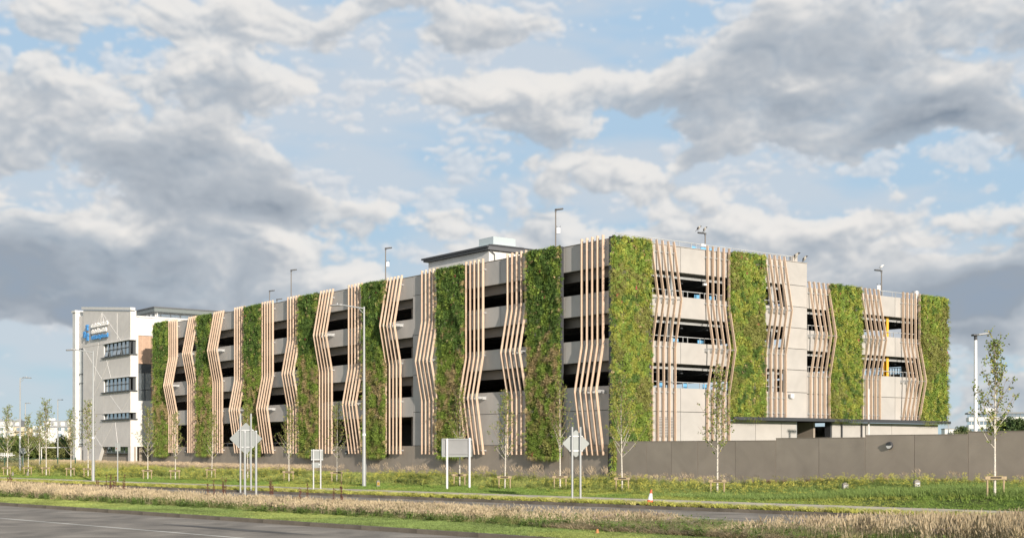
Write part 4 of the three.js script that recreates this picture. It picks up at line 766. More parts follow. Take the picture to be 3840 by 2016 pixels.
function seedStems(seed, n, h, spread, wind, head) {            // thin stems with a feathery head
  const r = rng(seed), a = [];
  for (let i = 0; i < n; i++) {
    const t = r() * TAU, rad = spread * Math.sqrt(r()), L = h * (0.65 + 0.35 * r()), bx = Math.cos(t) * rad, bz = Math.sin(t) * rad, lx = wind + (r() - 0.5) * 0.25, lz = (r() - 0.5) * 0.25, w = 0.006, ft = r() * Math.PI;
    const sx = Math.cos(ft) * w, sz = Math.sin(ft) * w, p = (k) => [bx + lx * L * k * k, L * k, bz + lz * L * k * k], A = p(0), B = p(0.72), C = p(1);
    a.push(A[0] - sx, A[1], A[2] - sz, A[0] + sx, A[1], A[2] + sz, B[0], B[1], B[2]);
    const hw = head * (0.7 + 0.6 * r()), hx = Math.cos(ft) * hw, hz = Math.sin(ft) * hw, M1 = p(0.82);
    a.push(B[0], B[1], B[2], M1[0] - hx, M1[1], M1[2] - hz, M1[0] + hx, M1[1], M1[2] + hz, M1[0] - hx, M1[1], M1[2] - hz, C[0], C[1], C[2], M1[0] + hx, M1[1], M1[2] + hz);
    a.push(B[0], B[1], B[2], M1[0] + hz, M1[1], M1[2] - hx, M1[0] - hz, M1[1], M1[2] + hx, M1[0] + hz, M1[1], M1[2] - hx, C[0], C[1], C[2], M1[0] - hz, M1[1], M1[2] + hx);
  }
  return geoOf(a);
}
function herb(seed, n, h, flower) {                             // branching weed: leaves low and up the stems; flower heads returned apart
  const r = rng(seed), a = [], f = [];
  for (let i = 0; i < n; i++) {
    const t = r() * TAU, rad = 0.09 * r(), L = h * (0.55 + 0.45 * r()), bx = Math.cos(t) * rad, bz = Math.sin(t) * rad, lx = (r() - 0.5) * 0.5, lz = (r() - 0.5) * 0.5, p = (k) => new THREE.Vector3(bx + lx * L * k * k, L * k, bz + lz * L * k * k);
    const A = p(0), C = p(1); a.push(A.x - 0.005, A.y, A.z, A.x + 0.005, A.y, A.z, C.x, C.y, C.z);
    for (let k = 0; k < 5; k++) { const q = 0.1 + 0.6 * r(), d = rdir(r); d.y = Math.abs(d.y) * 0.4; d.normalize(); leaf(a, p(q), d, new THREE.Vector3(0, 1, 0.2).normalize(), 0.09 + 0.05 * r(), 0.035); }
    for (let k = 0; k < flower; k++) { const c = p(0.78 + 0.22 * r()).add(rdir(r).multiplyScalar(0.035)); const d = rdir(r); leaf(f, c, d, rdir(r), 0.028, 0.024, 0.1); leaf(f, c, d.clone().cross(new THREE.Vector3(0.3, 1, 0.2)).normalize(), rdir(r), 0.028, 0.024, 0.1); }
  }
  return [geoOf(a), f.length ? geoOf(f) : null];
}
const GR = rng(2024);
const inView = (x, D, m = 0.07) => D > 20 && Math.abs(x / D) < 0.392 + m;
const C2 = (c, k, e = 0) => [Math.max(0.005, c[0] * k + e), Math.max(0.005, c[1] * k), Math.max(0.005, c[2] * k - e * 0.3)];
function strew(count, q0, q1, s0, s1, fn) { const out = []; for (let i = 0; i < count; i++) { const q = mix(q0, q1, GR()), s = mix(s0, s1, GR()), [x, D] = qs(q, s); if (!inView(x, D)) continue; const v = fn(x, D, q, s); if (v) out.push([x, (v.y ?? ground(x, D)) - 0.01, -D, v.tilt ?? 0, GR() * TAU, v.tz ?? 0, v.s, v.h ?? v.s, ...v.c]); } return out; }
const tall = (s) => mix(0.92, 0.42, sst(14, 24, s)) + 0.26 * sst(42, 80, s);
const low = (s) => 1 - 0.72 * sst(20.5, 22.3, s) * sst(27.2, 25.2, s);      // the trampled gap in the tall grass
{
  const straw = [0.40, 0.315, 0.185], strawPale = [0.50, 0.41, 0.27], green = [0.15, 0.20, 0.045], lawn = [0.23, 0.31, 0.085], yellowG = [0.32, 0.375, 0.10];
  // median: mown edge, tall straw grass, green understory, herbs
  const lawnT = bladeTuft(1, 12, 0.06, 0.07, 0.012, 0.7), tallG = bladeTuft(2, 16, 0.55, 0.10, 0.012, 0.5), tallS = seedStems(3, 11, 0.92, 0.14, 0.10, 0.014), tallS2 = bladeTuft(4, 18, 0.8, 0.11, 0.009, 0.55), flat = bladeTuft(5, 16, 0.55, 0.12, 0.01, 1.5, 0.45);
  const patch = (x, D) => fbm(x * 0.12, 1.7, D * 0.12, 3), patch2 = (x, D) => fbm(x * 0.45, 9.1, D * 0.45, 2), patch3 = (x, D) => fbm(x * 1.3, 4.4, D * 1.3, 3);
  scatter('mown_grass', lawnT, M.leaf, scene, strew(52000, KN + 0.2, 30.6, 5, 92, (x, D) => { const k = 0.8 + 0.4 * GR() + 0.5 * patch2(x, D); return { s: 0.8 + 0.6 * GR(), c: C2(patch(x, D) + 0.3 * GR() > 0.2 ? yellowG : lawn, k * 0.9) }; }));
  scatter('green_understory', tallG, M.leaf, scene, strew(22000, 29.7, 35.6, 5, 92, (x, D, q, s) => { const edge = sst(29.6, 30.4, q + 0.35 * patch2(x, D)); const k = 0.75 + 0.5 * GR(); return GR() < 0.45 + 0.75 * sst(0.3, -0.1, patch(x, D)) + (s < 28 ? 0.6 : 0) ? { s: 0.7 + 0.4 * GR(), h: (0.45 + 0.5 * GR()) * edge * mix(1, tall(s), 0.7), c: C2(patch3(x, D) + 0.4 * GR() > 0.2 ? [0.25, 0.26, 0.085] : green, k * clamp(0.9 + 0.9 * patch2(x, D), 0.5, 1.4)) } : null; }));
  scatter('dry_grass', tallS2, M.leaf, scene, strew(14000, 29.9, 35.6, 5, 92, (x, D, q, s) => { const e = sst(29.8, 31.0, q + 0.5 * patch2(x, D)), k = clamp(0.62 + 0.5 * GR() + 0.9 * patch3(x, D), 0.35, 1.4); if (GR() > 0.50 + 1.6 * patch(x, D) + 1.1 * patch2(x, D) - (s < 45 ? 0.10 : 0)) return null; return { s: 0.9 + 0.8 * GR(), h: (0.5 + 0.6 * GR() + 0.7 * patch2(x, D) + 0.7 * patch3(x, D)) * e * low(s) * tall(s), tilt: (GR() - 0.5) * 0.5, c: C2(GR() < 0.5 ? straw : GR() < 0.5 ? [0.30, 0.27, 0.12] : strawPale, k) }; }));
  scatter('dry_seed_stems', tallS, M.leaf, scene, strew(13000, 30.2, 35.6, 5, 92, (x, D, q, s) => { if (GR() > 0.36 + 1.2 * patch(x, D) + 0.9 * patch2(x, D)) return null; return { s: 1, h: (0.7 + 0.45 * GR()) * low(s) * tall(s), tilt: (GR() - 0.5) * 0.25, c: C2(strawPale, clamp(0.65 + 0.4 * GR() + 0.8 * patch3(x, D), 0.4, 1.3)) }; }));
  scatter('flattened_grass', flat, M.leaf, scene, strew(1500, 29.6, 34.5, 18, 27.5, () => ({ s: 0.9 + 0.6 * GR(), c: C2(straw, 0.65 + 0.5 * GR()) })));
  const [hbL] = herb(6, 7, 0.55, 0);
  scatter('median_weeds', hbL, M.leaf, scene, strew(3600, 29.5, 35.3, 5, 92, (x, D, q, s) => (GR() < (q < 30.8 ? 0.85 : 0.18) ? { s: 0.8 + 0.7 * GR(), h: 0.4 + 0.6 * GR(), c: C2([0.13, 0.21, 0.035], 0.7 + 0.6 * GR()) } : null)));
  const [tw, twF] = herb(21, 6, 1.0, 3);
  const twl = strew(900, 30.4, 35.3, 5, 92, (x, D, q, s) => (GR() < (s < 27 ? 0.5 : 0.22) ? { s: 0.9 + 0.5 * GR(), h: (0.6 + 0.5 * GR()) * mix(1, tall(s), 0.9), c: C2(GR() < 0.6 ? [0.16, 0.19, 0.07] : [0.22, 0.19, 0.10], 0.7 + 0.5 * GR()) } : null));
  scatter('tall_weeds', tw, M.leaf, scene, twl);
  scatter('weed_seed_heads', twF, M.leaf, scene, twl.map((l) => [...l.slice(0, 8), ...C2(GR() < 0.3 ? [0.42, 0.30, 0.36] : [0.40, 0.34, 0.26], 0.8 + 0.3 * GR())]));
  const wisp = seedStems(23, 5, 1.0, 0.25, 0.16, 0.016);
  scatter('tall_wisps', wisp, M.leaf, scene, strew(3000, 30.2, 35.4, 5, 92, (x, D, q, s) => ({ s: 1, h: (0.75 + 0.35 * GR()) * low(s) * mix(1, tall(s), 0.97), tilt: (GR() - 0.5) * 0.4, c: C2(strawPale, 0.8 + 0.35 * GR()) })));
  // kerbside bed of arching strap leaves
  const strap = bladeTuft(8, 48, 0.34, 0.11, 0.024, 1.35, 0.9);
  const bed = [];
  for (let s = 8; s < 125; s += 0.40) for (let q = KF + 0.36; q < PN - 0.12; q += 0.40) { const [x, D] = qs(q + (GR() - 0.5) * 0.22, s + (GR() - 0.5) * 0.25); if (!inView(x, D)) continue; const k = 0.8 + 0.4 * GR(); bed.push([x, 0.11, -D, 0, GR() * TAU, 0, 0.85 + 0.35 * GR(), 0.8 + 0.4 * GR(), ...C2(GR() < 0.6 ? [0.50, 0.50, 0.11] : GR() < 0.5 ? [0.36, 0.40, 0.08] : [0.56, 0.52, 0.18], k)]); }
  scatter('strap_leaf_bed', strap, M.leaf, scene, bed);
  // verge beyond the path
  const vergeT = bladeTuft(9, 14, 0.16, 0.10, 0.012, 0.6), vergeL = bladeTuft(10, 14, 0.36, 0.12, 0.012, 0.6);
  scatter('verge_grass', vergeT, M.leaf, scene, strew(46000, PF + 0.05, 55.6, 15, 135, (x, D, q) => { const k = 0.8 + 0.45 * GR(); return { s: 0.8 + 0.5 * GR(), h: (q < 52.2 ? 0.35 : 0.8) + 0.4 * GR(), c: C2(patch(x, D) + 0.25 * GR() > 0.1 ? [0.36, 0.40, 0.085] : [0.21, 0.31, 0.06], k) }; }));
  scatter('lush_grass', vergeL, M.leaf, scene, strew(8000, 52.4, 56.2, 15, 44, (x, D, q, s) => (GR() < sst(44, 34, s) ? { s: 0.9 + 0.5 * GR(), h: 0.6 + 0.5 * GR(), c: C2([0.22, 0.31, 0.08], 0.75 + 0.5 * GR()) } : null)));
  scatter('field_grass', vergeL, M.leaf, scene, strew(26000, 55, 74, 20, 170, (x, D, q) => { const b = VX * (x - CX) + VD * (D - CD), a = UX * (x - CX) + UD * (D - CD); if (b > -0.25 && a < 100) return null; const k = 0.75 + 0.5 * GR(); return { s: 0.9 + 0.5 * GR(), h: 0.35 + 0.55 * GR(), c: C2(GR() < 0.6 ? [0.36, 0.39, 0.105] : [0.25, 0.31, 0.08], k) }; }));
  // wild flowers
  const [hL, hF] = herb(12, 7, 0.62, 5);
  const wl = strew(15000, 53.2, 63, 15, 125, (x, D, q, s) => { const b = VX * (x - CX) + VD * (D - CD); if (b > -1.1) return null; const n = patch2(x, D) + 0.7 * patch(x, D); if (GR() > 0.32 + 1.1 * n + (s > 30 && s < 52 ? 0.25 : 0)) return null; return { s: 0.8 + 0.5 * GR(), h: (0.55 + 0.5 * GR()) * (q < 54.3 ? 0.6 : 1), c: C2([0.29, 0.35, 0.09], 0.75 + 0.45 * GR()) }; });
  scatter('wildflower_stems', hL, M.leaf, scene, wl);
  scatter('yellow_flowers', hF, M.leaf, scene, wl.filter(() => GR() < 0.42).map((l) => [...l.slice(0, 8), ...C2([0.56, 0.52, 0.10], 0.8 + 0.35 * GR())]));
  // tall feathery grass at the wall foot, thick on the left and thin near the corner
  const reed = seedStems(14, 9, 1.35, 0.2, -0.22, 0.018), reedB = bladeTuft(15, 14, 0.6, 0.16, 0.012, 0.6);
  const rl = [], rb = [], rusty = [];
  for (let i = 0; i < 9000; i++) {
    const a = mix(-28, 104, GR()), b = -0.3 - 3.0 * Math.pow(GR(), 1.3), [x, , z] = at(a, b), D = -z; if (!inView(x, D)) continue;
    const den = a > 34 ? 0.40 : a > 4 ? 0.05 : a > -13 ? 0.08 : 0.015; if (GR() > den * (0.7 + 0.9 * patch2(x, D))) continue;
    const y = ground(x, D) - 0.02; rl.push([x, y, z, (GR() - 0.5) * 0.2, (GR() - 0.5) * 0.8, 0, 1, (a > 30 ? 0.55 : a > -2 ? 0.74 : 0.5) * (0.7 + 0.45 * GR()), ...C2([0.52, 0.42, 0.29], 0.75 + 0.45 * GR())]);
    if (GR() < 0.8) rb.push([x, y, z, 0, GR() * TAU, 0, 1, 0.3 + 0.4 * GR(), ...C2(GR() < 0.5 ? [0.30, 0.27, 0.10] : [0.18, 0.21, 0.06], 0.8 + 0.4 * GR())]);
  }
  for (let i = 0; i < 900; i++) { const a = mix(-28, -12, GR()), [x, , z] = at(a, -0.25 - 0.9 * GR()); if (GR() < 0.4 + 1.2 * patch2(x, -z)) rusty.push([x, ground(x, -z) - 0.02, z, 0, GR() * TAU, 0, 0.9, 0.3 + 0.35 * GR(), ...C2(GR() < 0.6 ? [0.36, 0.15, 0.08] : [0.28, 0.24, 0.07], 0.7 + 0.5 * GR())]); }
  scatter('feather_grass', reed, M.leaf, scene, rl); scatter('feather_grass_leaves', reedB, M.leaf, scene, rb); scatter('rusty_weeds', hbL, M.leaf, scene, rusty);
  // long pale grass bank by the office and the field beyond
  const fl = [];
  for (let i = 0; i < 9000; i++) { const x = mix(-80, -38, GR()), D = mix(124, 178, GR()); if (!inView(x, D)) continue; const a = UX * (x - CX) + UD * (D - CD), b = VX * (x - CX) + VD * (D - CD); if (b > -0.5 && a < 100) continue; if (qOf(x, D) < 58) continue; fl.push([x, ground(x, D) - 0.03, -D, 0, GR() * TAU, 0, 1.5, 0.75 + 0.5 * GR(), ...C2(GR() < 0.55 ? [0.47, 0.37, 0.20] : [0.25, 0.26, 0.08], 0.75 + 0.45 * GR())]); }
  scatter('field_long_grass', tallS2, M.leaf, scene, fl);
  for (const o of scene.children) if (o.isInstancedMesh) { const n = o.name; tag(o, ({ mown_grass: 'short mown green grass along the near kerb', green_understory: 'green grass between the dry stalks on the median', dry_grass: 'tall straw-coloured dry grass on the median', dry_seed_stems: 'pale seed heads above the dry median grass', flattened_grass: 'trampled dry grass in the gap of the median', tall_weeds: 'tall dull green weeds standing in the dry median grass', weed_seed_heads: 'pale seed heads of the tall median weeds', tall_wisps: 'single tall wisps above the median grass', median_weeds: 'low green weeds along the edge of the dry grass', strap_leaf_bed: 'yellow-green arching strap leaves along the far kerb', verge_grass: 'light green grass beside the footpath', lush_grass: 'lush green grass around the lettered markers', field_grass: 'rough grass between the birches and the wall', wildflower_stems: 'green stems of wild flowers below the wall', yellow_flowers: 'small yellow flowers in the verge', feather_grass: 'tall pinkish feather grass at the wall foot', feather_grass_leaves: 'leaves of the feather grass at the wall foot', rusty_weeds: 'low rusty red weeds at the boundary wall foot', field_long_grass: 'long pale grass on the bank left of the office' })[n] ?? 'rough grass and weeds beside the road', 'grass'); }
}
// dock plants: upright rust-brown seed stalks in the median
{
  const r = rng(31), dockMat = mat('dock seed', [0.14, 0.06, 0.04]);
  const dockStalk = (seed, h) => { const q = rng(seed), a = []; const sx = (q() - 0.5) * 0.2; for (let k = 0; k < 60; k++) { const t = 0.35 + 0.65 * q(), d = rdir(q); d.y = Math.abs(d.y); leaf(a, new THREE.Vector3(sx * t * h + (q() - 0.5) * 0.05, h * t, (q() - 0.5) * 0.05), d.normalize(), rdir(q), 0.05 + 0.04 * q(), 0.035); } return mergeGeometries([geoOf(a), rod([0, 0, 0], [sx * h, h, 0], 0.008, 0.005, 4).toNonIndexed()].map((g) => { g.deleteAttribute('uv'); return g; }), false); };
  const spots = [['rust-brown dock stalks in the grass below the large diamond sign', -13.6, 60.6, 5], ['rust-brown dock stalks right of the lone bare post', -11.2, 60.2, 4], ['dark dock stalks in the median left of the single-post sign', -23.2, 74.5, 4], ['short reddish dock clump at the front of the median grass', -20.0, 66.5, 6], ['thin dock stalks in front of the tall street lamp', -6.9, 53.3, 3], ['dark dock stalks far left in the median', -31.5, 81.5, 4], ['thin dock stalk left of the small square sign', -8.9, 57.3, 2]];
  for (const [l, x, D, n] of spots) { const t = thing('dock_plant', l, 'dock plant', gz(x, D), 0, 'dock plants in the median'); for (let i = 0; i < n; i++) { const m = part('seed_stalk', dockStalk(r() * 1e6 | 0, 0.7 + 0.5 * r()), dockMat, t); m.position.set((r() - 0.5) * 0.9, 0, (r() - 0.5) * 0.5); } }
}

// ---------------------------------------------------------------- birches with their stake frames
function birchParts(seed, H, leafy, broad) {
  const r = rng(seed), wood = [], twigs = [], lv = [], lc = [];
  const lean = (r() - 0.5) * 0.035, bow = (r() - 0.5) * 0.10, P = (k) => new THREE.Vector3(lean * H * k + bow * Math.sin(k * 3.1), H * k, (r() - 0.5) * 0.004 + bow * 0.5 * Math.sin(k * 2.3));
  const n = 9, pts = Array.from({ length: n + 1 }, (_, i) => P(i / n)), rad = (k) => mix(0.052, 0.008, Math.pow(k, 0.85));
  for (let i = 0; i < n; i++) wood.push(rod(pts[i].toArray(), pts[i + 1].toArray(), rad(i / n), rad((i + 1) / n), 8));
  const addLeaf = (p) => { const d = rdir(r); d.y -= 0.5; d.normalize(); leaf(lv, p, d, rdir(r), 0.075 + 0.045 * r(), 0.06 + 0.03 * r(), 0.12); const u = r(), k = 0.75 + 0.5 * r(), c = u < 0.5 ? [0.13, 0.19, 0.03] : u < 0.85 ? [0.23, 0.26, 0.05] : [0.33, 0.28, 0.07]; for (let i = 0; i < 12; i++) lc.push(c[0] * k, c[1] * k, c[2] * k); };
  const nb = 30;
  for (let i = 0; i < nb; i++) {
    const k = mix(0.30, 0.97, (i + r()) / nb), base = P(k), az = i * 2.4 + r(), steep = mix(0.62, 0.38, k) * (0.8 + 0.5 * r()) * broad, L = H * mix(0.36, 0.07, Math.pow((k - 0.3) / 0.7, 0.8)) * (0.75 + 0.4 * r());
    const d = new THREE.Vector3(Math.cos(az) * Math.sin(steep), Math.cos(steep), Math.sin(az) * Math.sin(steep)); let p = base.clone(); const seg = 4, q = [p.clone()];
    for (let s = 0; s < seg; s++) { const e = d.clone(); e.y += s * 0.12; e.x += (r() - 0.5) * 0.15; e.z += (r() - 0.5) * 0.15; p = p.clone().addScaledVector(e.normalize(), L / seg); q.push(p); }
    for (let s = 0; s < seg; s++) { const r0 = mix(0.017, 0.006, s / seg) * (1.1 - 0.5 * k), r1 = mix(0.017, 0.006, (s + 1) / seg) * (1.1 - 0.5 * k); (k < 0.5 && s < 2 ? wood : twigs).push(rod(q[s].toArray(), q[s + 1].toArray(), r0, r1, 4)); }
    for (let s = 1; s <= seg; s++) for (let w = 0; w < 2; w++) {
      const b = q[s].clone().lerp(q[s - 1], r()), t = rdir(r); t.y = Math.abs(t.y) * 0.6 + 0.25; t.normalize(); const TL = (0.16 + 0.34 * r()) * (0.6 + 0.6 * (1 - k)), e = b.clone().addScaledVector(t, TL); twigs.push(rod(b.toArray(), e.toArray(), 0.005, 0.003, 3));
      const nl = Math.round(leafy * (3 + 4.5 * r())); for (let m = 0; m < nl; m++) addLeaf(b.clone().lerp(e, 0.2 + 0.9 * r()).add(rdir(r).multiplyScalar(0.05)));
    }
  }
  for (let m = 0; m < 30 * leafy; m++) addLeaf(P(mix(0.8, 1.02, r())).add(rdir(r).multiplyScalar(0.10)));
  const strip = (gs) => mergeGeometries(gs.map((g) => g.toNonIndexed()), false);
  const crown = geoOf(lv); crown.setAttribute('color', new THREE.Float32BufferAttribute(lc, 3));
  return [strip(wood), strip(twigs), crown];
}
const birchLeaf = mat('birch leaf', [1, 1, 1], { vertexColors: true, roughness: 0.7, side: THREE.DoubleSide });
{
  const variants = [[101, 6, 0.8, 1.3], [102, 6, 0.75, 1.25], [103, 6, 0.55, 1.1], [104, 6, 0.7, 1.15], [105, 6, 0.8, 1.15], [106, 6, 0.95, 1.25]].map((v) => birchParts(...v));
  const T = [[-45.53, 118.18, 6.2, 1, 'farthest left, near the grey marker stubs'], [-43.13, 116.76, 5.4, 0, 'second from the left edge, beside the round sign'], [-46.78, 129.57, 5.6, 4, 'set farther back, without stakes'], [-40.87, 114.94, 6.6, 3, 'third from the left, tallest before the white apartments'], [-37.65, 111.76, 5.7, 1, 'just left of the office fin wall'], [-35.49, 109.67, 6.3, 3, 'in front of the pale office gable'],
    [-28.46, 102.36, 5.6, 0, 'before the white office side wall'], [-25.78, 100.28, 5.1, 1, 'before the first fin screen from the office'], [-22.91, 99.84, 5.0, 3, 'before the second living wall from the office'], [-19.56, 96.95, 5.4, 1, 'right behind the large diamond sign posts'], [-15.62, 91.73, 5.2, 0, 'left of the small square sign on two posts'], [-11.83, 88.49, 5.3, 1, 'left of the tall street lamp'],
    [-3.21, 80.12, 6.0, 2, 'directly behind the blank board'], [-0.42, 76.35, 5.6, 4, 'first right of the blank board'], [2.74, 74.54, 6.2, 2, 'nearly bare, left of the smaller diamond sign'], [5.98, 70.98, 6.1, 4, 'before the corner living wall'], [10.39, 66.26, 6.3, 5, 'before the fins of the sunny front'], [19.91, 54.0, 6.45, 5, 'largest, at the right before the boundary wall']];
  T.forEach(([x, D, h, v, w], i) => {
    const t = thing('birch_tree', 'young white-stemmed birch ' + w, 'birch', gz(x, D), i * 1.7, 'young birches in the verge'), s = h / 6, [a, b, c] = variants[v];
    t.scale.set(s, s, s); part('trunk', a, M.bark, t); part('branches', b, M.twig, t); part('crown', c, birchLeaf, t).userData.kind = 'stuff';
    if (i === 2) return;
    const f = thing('tree_stake_frame', 'low timber stake frame at the birch ' + w, 'stake frame', gz(x, D), -0.12 + 0.1 * ((i * 37) % 5 - 2) * 0.3, 'timber stake frames of the birches');
    for (const k of [-1, 1]) part('stake', cyl(0.04, 0.04, 0.82, k * 0.33, 0, 0.09, 8), M.stake, f);
    part('crossbar', box(0.86, 0.13, 0.05, 0, 0.76, 0.14), M.stake, f);
    part('tie', [box(0.44, 0.055, 0.012, 0, 0.77, 0.172), box(0.05, 0.055, 0.16, -0.08, 0.77, 0.08), box(0.05, 0.055, 0.16, 0.08, 0.77, 0.08)], M.black, f);
  });
}

// ---------------------------------------------------------------- shrubs and trees in the distance
const clump = (() => { const r = rng(55), a = []; for (let i = 0; i < 22; i++) { const c = rdir(r).multiplyScalar(0.3 * Math.cbrt(r())); leaf(a, c, rdir(r), rdir(r), 0.22 + 0.12 * r(), 0.13 + 0.06 * r(), 0.2); } return geoOf(a); })();
function bushyTree(name, label, cat, x, D, h, w, trunk, col, seed, group, y = null) {
  const r = rng(seed), t = thing(name, label, cat, [x, y ?? ground(x, D), -D], 0, group), list = [], lobes = [];
  const tg = [rod([0, -0.1, 0], [0.1 * (r() - 0.5), Math.max(trunk, 0.3) + h * 0.25, 0], 0.05 * h * 0.5, 0.03 * h * 0.5, 7)];
  const nl = 7; for (let i = 0; i < nl; i++) { const az = r() * TAU, k = Math.sqrt(r()), lx = Math.cos(az) * w * 0.5 * k * 0.75, lz = Math.sin(az) * w * 0.5 * k * 0.75, ly = trunk + (h - trunk) * (0.25 + 0.6 * r() * (1 - 0.5 * k)); lobes.push([lx, ly, lz, w * (0.2 + 0.12 * r()), (h - trunk) * (0.2 + 0.1 * r())]); tg.push(rod([0, trunk + 0.1, 0], [lx * 0.8, ly, lz * 0.8], 0.022 * h * 0.4, 0.01 * h * 0.4, 5)); }
  part('trunk', tg, M.brownbark, t);
  const count = Math.min(900, Math.round(26 * w * h)), cs = clamp(w / 6, 0.7, 1.9);
  for (let i = 0; i < count; i++) { const L = lobes[i % nl], d = rdir(r), k = Math.pow(r(), 0.35) * (1 + 0.25 * noise3(d.x * 2 + seed, d.y * 2, d.z * 2)); const px = L[0] + d.x * L[3] * k, py = Math.max(0.1, L[1] + d.y * L[4] * k), pz = L[2] + d.z * L[3] * k, c = C2(col, 0.6 + 0.7 * r(), 0.02 * (r() - 0.5)); list.push([px, py, pz, r() * 6, r() * 6, r() * 6, cs * (0.7 + 0.6 * r()), cs * (0.7 + 0.6 * r()), ...c]); }
  scatter('crown', clump, M.leaf, t, list);
}
{
  const dk = [0.055, 0.095, 0.022], md = [0.10, 0.145, 0.03], ol = [0.15, 0.165, 0.045], gy = [0.18, 0.20, 0.10];
  const L = [[-73, 178, 7.6, 8, 0.8, dk, 'dark leafy tree below the left apartments at the picture edge'], [-67.2, 181, 7.0, 6.5, 0.7, md, 'rounded green tree below the left apartment block'], [-62.0, 190, 7.2, 7, 0.6, md, 'green tree filling the gap between the apartment blocks'], [-57.6, 184, 7.6, 6, 0.6, dk, 'dark tree left of the white apartments'], [-60.5, 178, 5.2, 7, 0.4, ol, 'olive shrub mass below the gap of the apartments'], [-54, 188, 6.8, 8, 0.6, md, 'green tree before the white apartments'], [-50.5, 178, 6.4, 6, 0.5, dk, 'dark green tree near the office fin wall'], [-66, 168, 3.4, 5, 0.2, ol, 'low olive shrub behind the palisade fence'], [-56, 170, 4.0, 5.5, 0.3, ol, 'olive shrub behind the round sign'], [-51.4, 164, 3.2, 5, 0.2, gy, 'grey-green shrub left of the office'], [-54.6, 143, 2.0, 3.2, 0.1, gy, 'low grey-green bush by the green rail fence'], [-71, 165, 4.2, 6, 0.3, md, 'green shrub at the left picture edge'], [-47, 168, 5.2, 5, 0.4, md, 'green tree peeping behind the office corner']];
  L.forEach(([x, D, h, w, tr, c, l], i) => bushyTree(h > 5 ? 'broadleaf_tree' : 'shrub', l, h > 5 ? 'tree' : 'shrub', x, D, h * 0.62, w, tr * 0.7, c, 300 + i, 'trees and shrubs at the far left'));
  const R = [[73.5, 215, 5.6, 5.5, 0.6, [0.17, 0.19, 0.08], 'pale leafy tree just right of the car park end'], [76.5, 222, 6.4, 5.5, 0.7, dk, 'dark tree behind the pale one beyond the wall'], [82.5, 225, 4.8, 5, 0.5, md, 'low green tree behind the white lamp pole'], [68, 178, 6.2, 7, 0.6, dk, 'dark tree at the right picture edge beyond the wall'], [73, 184, 7.4, 7.5, 0.6, dk, 'taller dark tree at the extreme right edge']];
  R.forEach(([x, D, h, w, tr, c, l], i) => bushyTree('broadleaf_tree', l, 'tree', x, D, h, w, tr, c, 400 + i, 'trees beyond the boundary wall', 0.8));
}
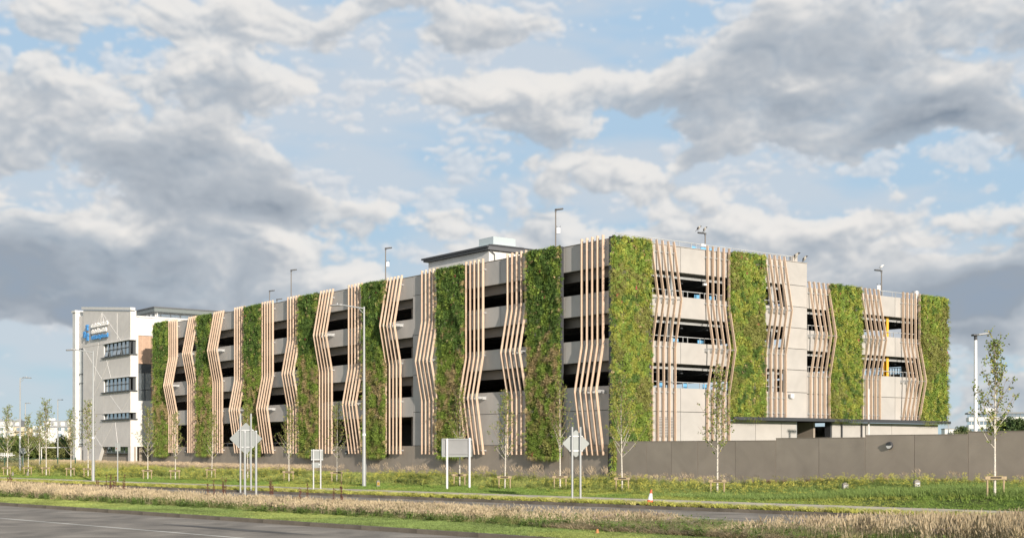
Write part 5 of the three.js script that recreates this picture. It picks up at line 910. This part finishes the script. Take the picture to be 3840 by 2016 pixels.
// ---------------------------------------------------------------- far buildings
function flats(label, x, D, turn, parts) { const t = thing('apartment_block', label, 'building', [x, 0, -D], turn, 'far apartment blocks'); parts(t); }
{
  const cream = mat('cream render', [0.66, 0.55, 0.40]), wht = mat('white render far', [0.74, 0.73, 0.70]), gry = mat('grey cladding', [0.30, 0.31, 0.32]), win = M.glass, pale = mat('pale blind', [0.62, 0.62, 0.60]);
  const wing = (t, x0, x1, y1, d, m, floors, y0, seed, step = 3.1) => {
    const w = part('wall', box(x1 - x0, y1, d, (x0 + x1) / 2, y1 / 2, -d / 2), m, t), r = rng(seed);
    for (let f = 0; f < floors; f++) { const y = y0 + f * 3.0; for (let x = x0 + 1.2; x < x1 - 1.6; x += step) { const W = r() < 0.5 ? 2.0 : 1.5; const g = part('window', box(W, 1.7, 0.08, x + 0.9, y, 0.03), r() < 0.35 ? pale : win, w); part('window_frame', box(0.09, 1.7, 0.1, x + 0.9, y, 0.05), M.whitepost, g); } }
    for (let f = 0; f < floors; f++) if (seed % 2) part('balcony', [box((x1 - x0) * 0.45, 0.15, 1.4, mix(x0, x1, 0.3), y0 - 1.25 + f * 3, 0.7), box((x1 - x0) * 0.45, 0.9, 0.06, mix(x0, x1, 0.3), y0 - 0.7 + f * 3, 1.38)], gry, w);
  };
  flats('cream and white apartment block with grey top floor at the far left', -268, 700, 0.18, (t) => { wing(t, -16, 1.5, 14.6, 16, wht, 4, 4.2, 3); wing(t, 1.6, 8.5, 14.4, 16, cream, 4, 4.2, 4, 4); wing(t, 9.6, 13.5, 13.2, 14, cream, 3, 4.2, 6, 4); part('top_floor', box(19, 3.4, 13, -4.5, 16.3, -8.2), gry, t); for (let i = 0; i < 5; i++) part('window', box(2.4, 1.9, 0.1, -12 + i * 3.8, 16.1, -1.66), pale, t); for (let i = 0; i < 4; i++) part('roof_unit', box(2.6, 0.8, 2, -12 + i * 5, 18.4, -8), gry, t); for (let i = 0; i < 4; i++) part('balcony_slab', box(5.5, 0.2, 1.6, 4.8, 3.0 + i * 3, 0.85), gry, t); });
  flats('white apartment block with grey penthouse left of the office', -240, 690, 0.16, (t) => { wing(t, -12, -3.6, 14.6, 16, wht, 4, 4.2, 7, 3.6); wing(t, -3.5, 6.0, 13.8, 16, wht, 4, 4.0, 8); wing(t, 6.1, 18, 14.2, 16, cream, 4, 4.2, 9); part('penthouse', box(17, 3.6, 12, 1.5, 15.9, -8.6), gry, t); for (let i = 0; i < 4; i++) part('window', box(2.2, 2.0, 0.1, -4.5 + i * 3.6, 15.9, -2.56), pale, t); part('roof_unit', box(3.6, 1.4, 3, -3.6, 18.2, -8), M.whitepost, t); part('roof_unit', box(4.0, 1.2, 3, 8.2, 18.0, -8), wht, t); });
  flats('long white office slab with dark glass bands at the far right', 236, 610, -0.25, (t) => { for (let f = 0; f < 5; f++) { part('floor_band', box(44, 1.9, 15, 0, 2.2 + f * 3.6, -7.5), wht, t); const g = part('window_band', box(43, 1.7, 14, 0, 4.0 + f * 3.6, -7.5), win, t); for (let i = 0; i < 24; i++) part('mullion', box(0.25, 1.7, 0.2, -20.8 + i * 1.8, 4.0 + f * 3.6, -0.45), f % 2 ? wht : gry, g); } part('roof', box(45, 0.7, 16, 0, 19.5, -7.5), gry, t); part('roof_unit', box(5, 2.0, 4, -12, 20.8, -7), wht, t); });
  flats('low white building just right of the car park end', 187, 550, -0.2, (t) => { part('wall', box(10, 11, 12, 0, 5.5, -6), wht, t); for (let i = 0; i < 3; i++) { const g = part('window', box(1.8, 1.6, 0.1, -3 + i * 3, 8.6, 0.03), win, t); part('window_frame', box(0.1, 1.6, 0.12, -3 + i * 3, 8.6, 0.05), M.whitepost, g); } part('roof', box(10.4, 0.3, 12.4, 0, 11.16, -6), gry, t); });
}
renderer.render(scene, camera);
